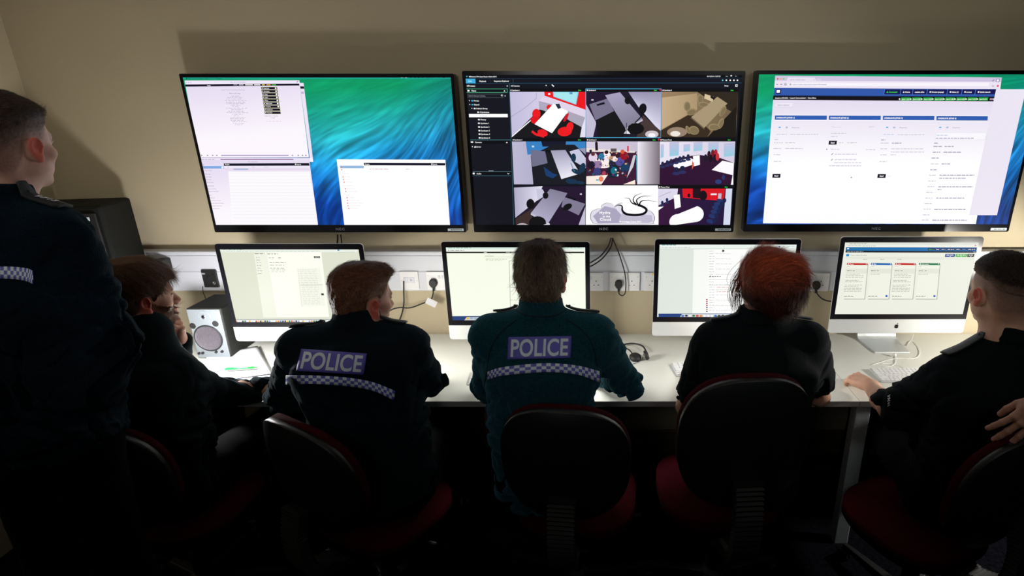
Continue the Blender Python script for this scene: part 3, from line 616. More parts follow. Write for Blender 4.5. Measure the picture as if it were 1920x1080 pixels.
S.rect(1448, 204, 1460, 214, (190, 150, 170)); S.rect(1464, 204, 1474, 214, (190, 190, 210))
S.rect(170, 232, 275, 257, (222, 214, 234)); S.rect(171, 233, 273, 254, (240, 234, 248)); S.text(181, 248, 'Send to selected', 8, (90, 80, 120))
for k, (x0, x1, y) in enumerate(((168, 478, 306), (489, 799, 307), (811, 1118, 308), (1130, 1436, 310))):
    S.poly([(x0+1, y-3), (x1+1, y-2), (x1-2, y+31), (x0-2, y+30)], W_); S.poly([(x0, y), (x1, y+1), (x1-2, y+27), (x0-1, y+26)], (46, 92, 176)); S.text(x0+8, y+18, 'SYNDICATE (SYND %d)' % (k+1), 8.5, W_, bold=0.04)
for x, nm in ((190, 'Responses'), (830, 'Responses'), (1146, 'Responses')):
    S.rect(x, 374, x+12, 381, (80, 170, 225)); S.rect(x+42, 373, x+54, 383, (180, 190, 220)); S.text(x+78, 382, nm, 8, (150, 140, 170))
S.rect(503, 371, 520, 376, (220, 215, 230)); S.text(725, 377, 'Select all', 7, (170, 160, 190)); S.dash(520, 377, 45, (220, 214, 228), 4)
S.rect(1127, 408, 1420, 452, (222, 226, 238)); S.rect(1129, 410, 1418, 450, (250, 248, 253))
G1, G2 = (206, 200, 218), (150, 142, 172)
for x, y, wd, c in ((178, 419, 60, (190, 205, 230)), (260, 419, 165, G1), (815, 420, 62, (190, 205, 230)), (898, 421, 160, G1), (1130, 424, 66, (190, 205, 230)), (1126, 442, 225, G2), (165, 450, 26, G1), (163, 469, 52, G1), (230, 469, 56, G1), (800, 452, 26, G2), (797, 471, 52, G1), (864, 471, 56, G2), (1116, 471, 22, G2), (1112, 491, 50, G2), (1178, 491, 54, G2),
                    (500, 413, 92, G1), (500, 432, 44, G1), (550, 469, 24, G1), (598, 469, 56, G1), (500, 508, 50, G1), (710, 510, 58, G1), (160, 503, 44, G1), (230, 503, 104, G1), (160, 540, 40, G1), (160, 580, 44, G1), (795, 505, 40, G1), (860, 505, 190, G1), (795, 541, 40, G1), (858, 524, 198, G1), (855, 541, 32, G1), (790, 581, 44, G1),
                    (1108, 525, 44, G2), (1172, 525, 102, G2), (1100, 560, 42, G2), (1096, 595, 44, G1), (1160, 595, 50, G2), (1092, 630, 42, G2), (1086, 662, 40, G1), (1148, 662, 206, G2), (1146, 680, 160, G2), (1080, 697, 44, G1), (1076, 730, 40, G1), (1140, 731, 205, G2), (1136, 748, 22, G2), (1068, 764, 42, G1), (1062, 798, 44, G1), (1128, 798, 166, G2), (1058, 831, 42, G1), (1054, 864, 40, G1), (1116, 865, 186, G2), (1048, 898, 40, G1), (1042, 929, 40, G1), (1104, 930, 204, G2),
                    (524, 537, 130, G1), (524, 570, 130, G1), (520, 588, 160, G1), (490, 606, 190, G1)): S.dash(x, y, wd, c, 4.5, 2)
for x, y in ((489, 457), (154, 654), (780, 655)): S.rect(x, y, x+45, y+23, BK); S.text(x+10, y+16, 'Send', 8.5, W_, bold=0.04)
S.text(840, 671, 'Save', 7, (190, 185, 205)); S.line([(503, 541), (514, 531)], 3, (80, 70, 110)); S.line([(501, 575), (512, 565)], 3, (80, 70, 110)); S.ell(622, 675, 3, 4, (40, 40, 90), 6); S.ell(476, 508, 4, 4, (150, 140, 170), 8)
S.rect(1484, 150, 1489, 900, (236, 230, 244)); S.L -= 0
S.build('display', t3)
# ---------------------------------------------------------------- desktop computers
def screen_imac(S, k):
    if k == 0:
        S.zoom(380, 440, 3.0); S.raw([(0, 0), (S.w, 0), (S.w, S.h), (0, S.h)], [[0, 1, 2, 3]], (222, 226, 206))
        S.rect(90, 78, 870, 98, (236, 242, 232)); S.dash(110, 84, 120, (150, 180, 170), 3); S.dash(100, 92, 560, (190, 205, 195), 3); S.rect(758, 84, 770, 90, (70, 130, 190)); S.line([(760, 100), (856, 98)], 2, (190, 195, 180))
        S.poly([(287, 100), (667, 98), (712, 462), (342, 466)], (252, 255, 240)); S.poly([(287, 100), (360, 99), (420, 466), (342, 466)], (240, 242, 226))
        S.poly([(530, 190), (660, 186), (690, 400), (552, 404)], (244, 246, 232)); S.line([(545, 283), (676, 282)], 2.5, (190, 190, 180)); S.line([(536, 190), (560, 405)], 1.5, (205, 208, 195))
        S.dash(292, 107, 56, (110, 110, 100), 3.5); S.dash(364, 108, 60, (110, 110, 100), 3.5); S.rect(625, 121, 661, 131, (20, 20, 20)); S.rect(630, 124, 656, 127, (200, 200, 190)); S.rect(666, 330, 683, 341, (40, 40, 38))
        for j in range(7): S.dash(299+2*j, 128+15*j, 26, (170, 172, 160), 3)
        S.dash(372, 130, 30, (150, 150, 140), 3); S.dash(424, 130, 18, (120, 120, 110), 3); S.dash(376, 155, 92, (120, 122, 112), 3); S.dash(378, 171, 80, (160, 160, 150), 2.5); S.dash(380, 188, 84, (130, 130, 120), 3); S.dash(386, 198, 80, (150, 150, 140), 2.5); S.dash(386, 208, 80, (190, 190, 180), 2.5)
        for j in range(20): S.dash(545+1.2*j, 198+10*j, 95, (214, 216, 204), 2.5, j)
        y0, x0, x1 = 487, 178, 690; S.rect(90, 476, 900, 500, (34, 60, 110)); S.rect(182, 478, 900, 500, (225, 228, 226))
        n, x0, st_, y = 40, 190, 12.5, 486
    elif k == 1:
        S.zoom(820, 440, 3.0); S.raw([(0, 0), (S.w, 0), (S.w, S.h), (0, S.h)], [[0, 1, 2, 3]], (247, 252, 234))
        S.rect(48, 66, 826, 82, (220, 238, 228)); S.rect(48, 82, 826, 94, (240, 246, 238)); S.dash(60, 74, 130, (120, 160, 150), 3); S.dash(60, 88, 90, (150, 160, 150), 3); S.dash(700, 74, 110, (140, 180, 170), 3); S.rect(48, 96, 826, 104, (18, 14, 12)); S.text(262, 103, 'Hydra', 5, W_, bold=0.03); S.dash(386, 100, 24, (200, 200, 200), 2); S.dash(416, 100, 24, (220, 200, 200), 2)
        S.rect(268, 119, 318, 121, (150, 150, 130)); S.line([(265, 125), (420, 123)], 1.5, (200, 205, 185)); S.line([(274, 133), (420, 131)], 1.5, (200, 205, 185)); S.dash(270, 139, 120, (205, 208, 190), 3); S.dash(272, 146, 90, (205, 208, 190), 3)
        S.line([(404, 148), (412, 436), (480, 436)], 2.5, (150, 152, 150)); S.line([(409, 297), (470, 297)], 3, (190, 200, 220)); S.dash(412, 368, 50, (200, 200, 190), 3); S.line([(404, 148), (460, 148)], 2, (170, 172, 165))
        S.poly([(55, 458), (900, 455), (900, 500), (55, 500)], (22, 58, 120)); S.poly([(165, 463), (738, 463), (750, 482), (152, 484)], (200, 205, 205))
        n, x0, st_, y = 26, 170, 22, 470
    elif k == 2:
        S.zoom(1200, 440, 3.0); S.raw([(0, 0), (S.w, 0), (S.w, S.h), (0, S.h)], [[0, 1, 2, 3]], (222, 230, 222))
        S.rect(116, 50, 878, 80, (236, 244, 238)); S.dash(122, 58, 80, (60, 150, 160), 3); S.dash(122, 72, 160, (170, 190, 190), 3); S.ell(784, 68, 5, 5, (60, 110, 190), 8); S.dash(800, 66, 70, (150, 180, 180), 2); S.line([(116, 80), (878, 78)], 1.5, (180, 190, 185))
        S.poly([(302, 82), (800, 80), (800, 446), (294, 446)], (246, 248, 244)); S.poly([(385, 82), (790, 80), (790, 446), (380, 446)], (253, 254, 252)); S.rect(462, 85, 474, 97, (90, 95, 95))
        for j in range(24):
            S.dash(388, 92+14.5*j, 30, (196, 194, 196), 3, j)
            if j % 2: S.dash(425, 92+14.5*j, 90, (206, 206, 206), 2.5, j)
        S.line([(390, 238), (398, 231)], 4, (20, 20, 20)); S.dash(404, 235, 50, (110, 110, 110), 3.5); S.line([(384, 252), (500, 251)], 2, (200, 200, 200)); S.line([(384, 284), (500, 284)], 2, (200, 200, 200)); S.dash(432, 296, 66, (226, 150, 150), 3); S.dash(432, 320, 66, (226, 150, 150), 3)
        for j, c in enumerate(((170, 40, 70), (170, 40, 60), (150, 40, 90), (190, 40, 40), (40, 60, 150), (190, 120, 40), (60, 60, 80))): S.rect(372, 362+11*j, 380, 369+11*j, c)
        S.poly([(104, 444), (900, 442), (900, 480), (104, 480)], (24, 62, 128)); S.poly([(236, 446), (760, 446), (772, 465), (224, 468)], (205, 210, 212))
        n, x0, st_, y = 24, 240, 20.5, 455
    else:
        S.zoom(1520, 440, 3.6); S.raw([(0, 0), (S.w, 0), (S.w, S.h), (0, S.h)], [[0, 1, 2, 3]], (236, 238, 226))
        S.rect(240, 48, 1136, 68, (222, 226, 216)); S.dash(262, 62, 120, (150, 150, 140), 4); S.rect(240, 68, 1136, 84, (236, 238, 230)); S.dash(250, 74, 90, (180, 190, 180), 4); S.dash(350, 76, 90, (170, 180, 170), 4); S.rect(1108, 70, 1116, 78, (200, 110, 110))
        S.poly([(238, 84), (1122, 86), (1120, 112), (236, 107)], (22, 108, 172)); S.poly([(236, 107), (1120, 112), (1119, 122), (235, 120)], (12, 16, 34)); S.rect(247, 91, 258, 98, W_); S.dash(245, 113, 110, (200, 205, 210), 3); S.dash(1098, 117, 14, (220, 220, 220), 3)
        for x0, x1, c in ((793, 835, (60, 200, 80)), (842, 872, W_), (878, 914, (220, 225, 230)), (920, 972, W_), (978, 1012, W_), (1018, 1050, (120, 190, 230)), (1058, 1114, W_)): S.rect(x0, 90, x1, 106, (14, 40, 92)); S.dash(x0+5, 99, x1-x0-10, c, 4)
        S.rect(241, 130, 258, 146, (30, 140, 215)); S.text(267, 143, 'Your Inbox Events', 10, (140, 145, 140)); S.line([(236, 152), (900, 155)], 1.5, (200, 204, 192)); S.poly([(234, 154), (1108, 158), (1105, 170), (233, 166)], (228, 231, 218))
        S.rect(909, 130, 971, 150, (18, 60, 142)); S.rect(980, 130, 1052, 150, (62, 178, 62)); S.rect(1059, 130, 1101, 150, (14, 24, 34))
        for x, wd in ((916, 50), (986, 60), (1066, 28)): S.dash(x, 138, wd, W_, 5)
        for x in (938, 1012, 1077): S.rect(x, 144, x+6, 148, (200, 220, 230))
        for x in (354, 470, 585): S.dash(x, 166, 26, (170, 172, 162), 4)
        for (x0, x1, c, nm) in ((245, 385, (190, 36, 28), 'Power'), (407, 548, (24, 100, 178), 'Map'), (569, 709, (190, 36, 28), 'Alert'), (730, 871, (20, 118, 70), 'Information')):
            x0b = x0-24; x1b = x1-23
            S.poly([(x0+4, 195), (x1+4, 197), (x1b+5, 437), (x0b+3, 437)], (176, 180, 168)); S.poly([(x0, 192), (x1, 194), (x1b, 433), (x0b, 432)], (240, 242, 228)); S.poly([(x0-4, 228), (x1-4, 230), (x1-7, 262), (x0-7, 260)], (228, 231, 216))
            S.poly([(x0, 191), (x1, 193), (x1-1, 206), (x0-1, 205)], c); S.text(x0+18, 202, nm, 7, W_, bold=0.02); S.rect(x0+6, 195, x0+13, 202, W_); S.rect(x1-12, 196, x1-6, 201, (220, 220, 225)); S.dash(x0+1, 215, 20, (190, 192, 180), 3); S.dash(x0, 243, 30, (130, 134, 124), 4); S.dash(x0+40, 243, 10, (130, 134, 124), 4)
            S.dash(x0b+4, 415, 62, (110, 114, 106), 4)
            if c == (190, 36, 28):
                for j in range(12):
                    if j not in (3, 6): S.dash(x0-6-1.4*j, 266+10.5*j, 118 if j % 4 else 90, (168, 172, 160), 3.5, j+x0)
            else: S.dash(x0-4, 266, 64, (178, 182, 170), 3.5); S.ell(x1b-14, 414, 8, 7, (24, 84, 190), 12)
        return
    rnd = random.Random(k)
    for j in range(n):
        S.ell(x0+st_*j, y+(1.5*rnd.random()), st_*0.42, 6 if k else 5, rnd.choice(((60, 120, 200), (230, 190, 60), (220, 60, 50), (40, 120, 60), (240, 240, 245), (30, 40, 60), (230, 130, 50), (150, 170, 200), (250, 250, 250))), 8)

IM = [(401, 457, -0.285, 0.658), (826, 453, -0.29, 0.658), (1228, 448, -0.26, 0.655), (1577, 444, -0.235, 0.645)]
IL = ['leftmost silver all-in-one computer, next to the small studio speaker', 'silver all-in-one computer directly in front of the officer with the centred POLICE patch',
      'silver all-in-one computer in front of the red-haired woman', 'rightmost silver all-in-one computer showing four cards with coloured headers']
IMACS = []
for k, (px, py, Y, wd) in enumerate(IM):
    tl = at(px, py, Y); H = 0.470; zt = tl.z; cx = tl.x+wd/2; zb = zt-H; chin = 0.071
    r = empty('desktop_computer', (cx, Y, DZ), 0, IL[k], 'computer', 'all-in-one computers on the desks')
    fr = MB(); MX = Matrix.Translation((cx, Y+0.006, zb+H/2)) @ Matrix.Rotation(math.pi/2, 4, 'X')
    fr.prism(rrect(wd, H, 0.014, 6), 0.006, MX)
    fr.add(*(lambda n=20, m=5: ([Vector((cx+wd/2*0.985*(1-(j/m)**2.2*0.75)*max(-1, min(1, 1.25*math.cos(a))), Y+0.006+0.055*(j/m), zb+H/2+H/2*0.98*(1-(j/m)**2.2*0.75)*max(-1, min(1, 1.25*math.sin(a))))) for j in range(m+1) for a in [2*math.pi*i/n for i in range(n)]],
            [(j*n+i, j*n+(i+1) % n, (j+1)*n+(i+1) % n, (j+1)*n+i) for j in range(m) for i in range(n)]+[[m*n+i for i in range(n)]]))())
    fr.build('body', M_ALU, r, world=True, bevel=0.001)
    g = rrect(wd-0.002, H-0.002, 0.013, 6)
    g = [(a, max(b, -H/2+chin)) for a, b in g]; gg = [g[0]]
    for q in g[1:]:
        if (Vector(q)-Vector(gg[-1])).length > 1e-5: gg.append(q)
    MB().prism(gg, 0.0012, Matrix.Translation((cx, Y+0.0002, zb+H/2)) @ Matrix.Rotation(math.pi/2, 4, 'X')).build('glass', M_BLACK, r, world=True)
    S = Screen((cx-wd/2+0.0215, Y-0.001, zt-0.026), (1, 0, 0), (0, 0, -1), wd-0.043, H-chin-0.052)
    screen_imac(S, k); S.build('display', r)
    # fruit mark on the chin
    A = []
    for i in range(28):
        a = 2*math.pi*i/28; rr = 1+0.07*math.cos(2*a)-0.10*abs(math.cos(a/1))**8*(1 if math.sin(a) > -2 else 0)
        x, z = math.sin(a)*rr*0.95, math.cos(a)*rr
        if abs(math.sin(a)) < 0.3: z *= 0.88
        dx, dz = x-1.25, z-0.12
        if dx*dx+dz*dz < 0.3: f = math.sqrt(0.3/(dx*dx+dz*dz)); x, z = 1.25+dx*f, 0.12+dz*f
        A.append((x*0.0105, z*0.0108))
    A = A[::-1]; lz = zb+chin/2-0.001
    MXl = Matrix.Translation((cx, Y-0.0001, lz)) @ Matrix.Rotation(math.pi/2, 4, 'X')
    lf = [(0.0005+0.0055*math.sin(t), 0.0120+0.0055-0.0055*math.cos(t)) for t in [i*math.pi/2/5 for i in range(6)]]+[(0.006-0.0055*math.sin(t), 0.0175-0.0055+0.0055*math.cos(t)) for t in [i*math.pi/2/5 for i in range(1, 5)]]
    MB().prism(A, 0.0006, MXl).prism(lf, 0.0006, MXl).build('logo', M_BLACK, r, world=True)
    # bent aluminium stand
    st = MB(); prof = [(-0.008, 0.0), (0.155, 0.0), (0.175, 0.012), (0.178, 0.03), (0.062, 0.20), (0.052, 0.20), (0.165, 0.03), (0.16, 0.016), (0.15, 0.007), (-0.008, 0.007)]
    hw = 0.098
    sv = [Vector((cx+sx*hw*(0.86 if (i in (0, 9)) else 1), Y+a, DZ+b+0.0002)) for sx in (-1, 1) for i, (a, b) in enumerate(prof)]
    n = len(prof); st.add(sv, [list(range(n)), list(range(n, 2*n))[::-1]]+[(i, i+n, (i+1) % n+n, (i+1) % n) for i in range(n)])
    st.build('stand', M_ALU, r, world=True, bevel=0.002)
    IMACS.append(r)

# ---------------------------------------------------------------- keyboards
def keyboard():
    r = empty('keyboard', (0, 0, 0), 0, None, 'keyboard', 'slim white keyboards')
    b = MB(); b.add([(0, 0, 0), (0.285, 0, 0), (0.285, 0.115, 0), (0, 0.115, 0), (0, 0, 0.005), (0.285, 0, 0.005), (0.285, 0.115, 0.012), (0, 0.115, 0.012)], [(3, 2, 1, 0), (4, 5, 6, 7), (0, 1, 5, 4), (1, 2, 6, 5), (2, 3, 7, 6), (3, 0, 4, 7)])
    b.build('case', M_ALU, r, bevel=0.002); kk = MB()
    for row in range(6):
        y = 0.008+row*0.0178; x = 0.007; n = [10, 12, 13, 14, 14, 14][row]
        ws = [0.0155]*n
        if row == 0: ws = [0.0155, 0.0155, 0.0155, 0.019, 0.090, 0.019, 0.0155, 0.0155, 0.0155, 0.0155]
        tot = sum(ws)+0.0032*(n-1); ws[-1] += max(0, 0.271-tot)/2; ws[0] += max(0, 0.271-tot)/2
        for w_ in ws:
            z = 0.0052+y*0.061; kk.box(x, x+w_, y, y+0.0145, z, z+0.0028); x += w_+0.0032
    kk.build('keys', M_WHITE, r); return r
KB0 = keyboard()
def copy_tree(o, parent=None):
    c = o.copy(); col.objects.link(c); c.parent = parent
    for ch in list(o.children): copy_tree(ch, c)
    return c
for i, (px, py, rz, lab) in enumerate(((510, 704, 0.12, 'white keyboard mostly hidden beyond the left shoulder of the officer turned right'), (876, 722, 0.0, 'white keyboard showing only its left end beside the elbow of the central officer'),
                                       (1268, 706, 0.10, 'white keyboard whose left corner shows beside the sleeve of the red-haired woman'), (1652, 717, 0.0, 'white keyboard in the bright light right of the bare hand on the desk'))):
    k = KB0 if i == 0 else copy_tree(KB0)
    p = atz(px, py, DZ+0.002); k.location = (p.x, p.y, DZ+0.0005); k.rotation_euler = (0, 0, rz); k['label'] = lab

# ---------------------------------------------------------------- studio speaker
sp = empty('studio_speaker', (-1.828, -0.20, DZ), 0, 'small studio speaker with silver front and mesh cone, left end of desk', 'speaker')
MB().box(-1.908, -1.748, -0.298, -0.10, DZ, DZ+0.252).build('cabinet', M_CAB, sp, world=True, bevel=0.006)
MB().box(-1.903, -1.753, -0.3015, -0.298, DZ+0.004, DZ+0.248).build('front_panel', M_SILVER, sp, world=True, bevel=0.001)
RY = Matrix.Rotation(math.pi/2, 4, 'X')
def onface(px, py): return at(px, py, -0.3015)
tw = onface(382, 594); wf = onface(391, 634)
MB().lathe([(0.030, 0.0), (0.028, 0.001), (0.014, -0.006), (0.010, -0.004), (0.006, 0.002), (0.0, 0.004)], 28, Matrix.Translation((tw.x, tw.y-0.0005, tw.z)) @ RY, caps=False).build('tweeter', M_SILVER, sp, world=True, smooth=True)
MB().lathe([(0.008, 0.004), (0.006, 0.006), (0, 0.0065)], 16, Matrix.Translation((tw.x, tw.y-0.001, tw.z)) @ RY, caps=False).build('tweeter_dome', M_BLACK, sp, world=True, smooth=True)
MB().lathe([(0.064, 0.0), (0.066, 0.002), (0.062, 0.004), (0.059, 0.002), (0.059, 0)], 36, Matrix.Translation((wf.x, wf.y-0.0003, wf.z)) @ RY, caps=False).build('woofer_ring', M_BLACKM, sp, world=True, smooth=True)
MB().lathe([(0.0595, 0.002)]+[(0.0595*math.cos(a), 0.002+0.014*math.sin(a)) for a in [math.pi/2*i/8 for i in range(1, 9)]], 36, Matrix.Translation((wf.x, wf.y-0.0005, wf.z)) @ RY, caps=False).build('woofer_mesh', M_MESH, sp, world=True, smooth=True)
for px, py in ((361.5, 611), (404, 607)):
    q = onface(px, py); MB().lathe([(0.0145, 0.0005), (0.0145, 0.001), (0.013, 0.0015), (0, 0.0015)], 20, Matrix.Translation((q.x, q.y, q.z)) @ RY, caps=False).build('bass_port', M_BLACKR, sp, world=True)
for px in (374, 381, 406, 417):
    q = onface(px, 662-(px-374)*0.08); MB().lathe([(0.006, 0.0), (0.006, 0.006), (0.0055, 0.007), (0, 0.007)], 14, Matrix.Translation((q.x, q.y, max(q.z, DZ+0.014))) @ RY, caps=False).build('knob', M_BLACKM, sp, world=True)

# ---------------------------------------------------------------- tall black cabinet at the corner
A1 = atz(187, 386, 1.455); B1 = Vector((A1.x-0.05, -0.075, 1.455))
dv = (B1-A1).normalized(); lv = Vector((-dv.y, dv.x, 0))
cb = empty('equipment_cabinet', (A1.x-0.2, -0.25, DZ), 0, 'tall black loudspeaker-like cabinet standing at the left corner of the room', 'cabinet')
dl = (B1-A1).length; c0 = A1
pts = [c0, c0+dv*dl, c0+dv*dl+lv*0.36, c0+lv*0.36]
m = MB(); hs = 0.725
vs = [Vector((p.x, p.y, DZ+0.001)) for p in pts]+[Vector((p.x, p.y, DZ+hs)) for p in pts]
m.add(vs, [(0, 1, 2, 3)[::-1], (4, 5, 6, 7), (0, 1, 5, 4), (1, 2, 6, 5), (2, 3, 7, 6), (3, 0, 4, 7)]); m.build('box', mat('cabinet_vinyl', (0.006, 0.007, 0.006), 0.7, noise=(300, 0.35), bump=(400, 0.3), spec=0.2), cb, world=True, bevel=0.012)
g0 = c0+lv*0.02-dv*0.012; g1 = c0+lv*0.34-dv*0.012
m = MB(); m.add([Vector((p.x, p.y, z)) for z in (DZ+0.02, DZ+hs-0.03) for p in (g0, g1, g1+dv*0.01, g0+dv*0.01)], [(0, 1, 5, 4), (1, 2, 6, 5), (2, 3, 7, 6), (3, 0, 4, 7), (4, 5, 6, 7), (3, 2, 1, 0)]); m.build('grille', M_BLACKM, cb, world=True, bevel=0.004)
l0 = c0+lv*0.045-dv*0.0135; l1 = c0+lv*0.105-dv*0.0135; zl = DZ+hs-0.045
lb = MB().add([(l0.x, l0.y, zl), (l1.x, l1.y, zl), (l1.x, l1.y, zl-0.016), (l0.x, l0.y, zl-0.016), (l0.x+.001, l0.y+.001, zl), (l1.x+.001, l1.y+.001, zl), (l1.x+.001, l1.y+.001, zl-0.016), (l0.x+.001, l0.y+.001, zl-0.016)], [(0, 1, 2, 3), (0, 4, 5, 1), (2, 6, 7, 3), (1, 5, 6, 2), (0, 3, 7, 4)]).build('label_plate', M_LABEL, cb, world=True)
pr = MB(); wv = (l0-l1).normalized()
for i in range(8):
    a = l1+wv*(0.006+i*0.0062)-dv*0.0006; pr.add([(a.x, a.y, zl-0.005), (a.x+wv.x*.004, a.y+wv.y*.004, zl-0.005), (a.x+wv.x*.004, a.y+wv.y*.004, zl-0.011), (a.x, a.y, zl-0.011)], [(0, 1, 2, 3)])
pr.build('print', M_BLACKM, lb, world=True)
bx = at(300, 497, -0.1)
m = MB(); m.box(bx.x-0.028, bx.x+0.022, -0.125, -0.0535, bx.z-0.03, bx.z+0.024)
tag(m.build('cable_box', M_BLACKM, None, bevel=0.003), 'small black box fixed to the wall trunking beside the tall black cabinet', 'box')

# ---------------------------------------------------------------- sockets on the trunking
YP = -0.0535
def plate(x0, x1, y0, y1, kind, label, black=False, cat='socket'):
    a = at(x0, y0, YP-0.008); b = at(x1, y1, YP-0.008); cx, cz = (a.x+b.x)/2, (a.z+b.z)/2; w_, h_ = abs(b.x-a.x), min(abs(a.z-b.z), 0.094)
    r = empty('wall_socket' if kind != 'face' else 'audio_wall_plate', (cx, YP, cz), 0, label, cat)
    if not black: r['group'] = 'white wall sockets on the trunking'
    MB().prism(rrect(w_, h_, 0.004, 4), 0.009, Matrix.Translation((cx, YP-0.0001, cz)) @ RY).build('plate', M_BLACKM if black else M_WHITE, r, world=True, bevel=0.0012)
    h = MB(); d = MB()
    if kind == 'double':
        for sx in (-1, 1):
            ox = cx+sx*w_*0.24
            for dx, dz, ww, hh in ((0, 0.010, 0.004, 0.008), (-0.011, -0.010, 0.007, 0.0035), (0.011, -0.010, 0.007, 0.0035)):
                MB().box(ox+dx-ww/2, ox+dx+ww/2, YP-0.0096, YP-0.009, cz-0.006+dz-hh/2, cz-0.006+dz+hh/2).build('pin_hole', M_BLACKR, r, world=True)
            MB().box(cx+sx*0.008-0.005, cx+sx*0.008+0.005, YP-0.012, YP-0.009, cz+0.012, cz+0.028).build('switch', M_TRUNK, r, world=True, bevel=0.001)
        for sx in (-1, 1): MB().lathe([(0.002, 0), (0.002, 0.0005)], 8, Matrix.Translation((cx+sx*(w_/2-0.010), YP-0.0092, cz+0.026)) @ RY).build('screw', M_GREY, r, world=True)
    elif kind == 'network':
        d.box(cx-0.028, cx-0.004, YP-0.012, YP-0.009, cz-0.012, cz+0.016); d.box(cx+0.002, cx+0.026, YP-0.012, YP-0.009, cz-0.012, cz+0.016); d.build('jack', M_TRUNK, r, world=True, bevel=0.001)
        for sx in (-1, 1): MB().lathe([(0.002, 0), (0.002, 0.0005)], 8, Matrix.Translation((cx+sx*(w_/2-0.008), YP-0.0092, cz)) @ RY).build('screw', M_GREY, r, world=True)
        h.add([(cx+0.006, YP-0.0125, cz-0.002), (cx+0.018, YP-0.0125, cz+0.004), (cx+0.006, YP-0.0125, cz+0.010)], [(0, 1, 2)]); h.build('mark', M_GREY, r, world=True)
    elif kind == 'face':
        h.box(cx-0.036, cx-0.018, YP-0.0095, YP-0.009, cz+0.022, cz+0.030); h.build('mark', M_GREY, r, world=True)
        for dx, dz, rr in ((0.018, -0.02, 0.009), (-0.004, 0.012, 0.007), (0.02, 0.02, 0.004)):
            MB().lathe([(rr, 0), (rr, 0.004), (rr*0.7, 0.0045), (rr*0.6, 0.001), (0, 0.001)], 16, Matrix.Translation((cx+dx, YP-0.009, cz+dz)) @ RY, caps=False).build('connector', M_CHROME if rr == 0.009 else M_BLACKR, r, world=True)
    return r
plate(376, 411, 506, 539, 'face', 'black square audio plate on the trunking left of the leftmost computer', True, 'wall plate')
plate(748, 787, 507, 545, 'network', 'white network socket with black cable, left of the other socket with a black plug')
plate(798, 856, 507, 546, 'double', 'white double socket half behind the second computer, black plug in its left outlet')
plate(1080, 1131, 511, 546, 'double', 'white socket whose right edge peeks out beside the second computer, no plug')
plate(1143, 1199, 511, 546, 'double', 'white double socket between the second and third computers with a looped black cable')
s6 = plate(1208, 1264, 511, 546, 'double', 'white socket with a yellow sticker, mostly behind the third computer')
q = at(1224.5, 514, YP-0.0095); MB().box(q.x-0.004, q.x+0.006, q.y-0.0005, q.y, q.z-0.005, q.z+0.005).build('sticker', mat('yellow_sticker', (0.8, 0.5, 0.02), 0.6), s6, world=True)
plate(1498, 1552, 510, 548, 'double', 'white double socket right of the red-haired woman with one white and one black plug')
def cord(name, pts, r, m, label, plugpx=None, cat='cable', n=8, plug_m=None, floorpts=False):
    """pts: (px,py,Y)"""
    P = [at(*p) for p in pts]; o = empty(name, P[0], 0, label, cat)
    MB().tube(catmull(P, n), r, 8).build('cord', m, o, smooth=True, world=True)
    if plugpx:
        c = at(plugpx[0], plugpx[1], YP-0.02)
        prof = [(x*0.9, z) for x, z in ((-0.019, 0.012), (-0.010, 0.021), (0.010, 0.021), (0.019, 0.012), (0.021, -0.006), (0.010, -0.022), (-0.010, -0.022), (-0.021, -0.006))]
        MB().prism(prof[::-1], 0.020, Matrix.Translation((c.x, YP-0.0095, c.z)) @ RY).build('plug', plug_m or m, o, world=True, bevel=0.004)
        MB().lathe([(0.0065, 0), (0.0045, 0.022)], 12, Matrix.Translation((c.x, YP-0.020, c.z-0.018)) @ Matrix.Rotation(math.pi, 4, 'X')).build('strain_relief', plug_m or m, o, world=True, smooth=True)
    return o
cord('network_cable', [(757, 527, -0.068), (757, 545, -0.075), (757, 572, -0.08), (750, 598, -0.08), (738, 618, -0.09), (727, 630, -0.11)], 0.0035, M_BLACKR, 'thick black cable hanging straight down from the white network socket')
o = cord('power_cable', [(812, 541, -0.074), (812, 552, -0.075), (806, 565, -0.08), (795, 568, -0.085), (770, 577, -0.09), (748, 577, -0.09), (732, 582, -0.1), (715, 596, -0.12)], 0.0032, M_BLACKR, 'black mains cable with a paper tag, plugged in left of the second computer', (812, 531))
q = at(806, 566, -0.088); MX = Matrix.Translation(q) @ Matrix.Rotation(0.5, 4, 'Y')
MB().box(-0.018, 0.034, -0.0006, 0, -0.017, 0.017, MX).build('paper_tag', M_PAPER, o, world=True)
cord('power_cable', [(1160, 541, -0.074), (1161, 551, -0.08), (1168, 554, -0.085), (1173, 545, -0.085), (1172, 515, -0.08), (1162, 480, -0.07), (1149, 448, -0.06)], 0.0030, M_BLACKR, 'black mains cable looping up from the socket to the middle television', (1160, 533))
cord('video_cable', [(1146, 446, -0.055), (1140, 462, -0.06), (1126, 480, -0.065), (1108, 492, -0.075), (1090, 500, -0.1)], 0.0032, M_BLACKR, 'upper of two black cables sagging from the middle television behind the second computer')
cord('video_cable', [(1149, 446, -0.055), (1145, 464, -0.06), (1130, 484, -0.065), (1112, 497, -0.075), (1092, 506, -0.1)], 0.0032, M_BLACKR, 'lower of two black cables sagging from the middle television behind the second computer')
cord('power_cable', [(633, 440, -0.05), (633, 449, -0.06), (632, 460, -0.08), (630, 470, -0.1)], 0.004, M_BLACKR, 'left one of the two short black cables under the leftmost television')
cord('power_cable', [(639, 440, -0.05), (640, 449, -0.06), (641, 460, -0.08), (640, 470, -0.1)], 0.003, M_BLACKR, 'right one of the two short black cables under the leftmost television')
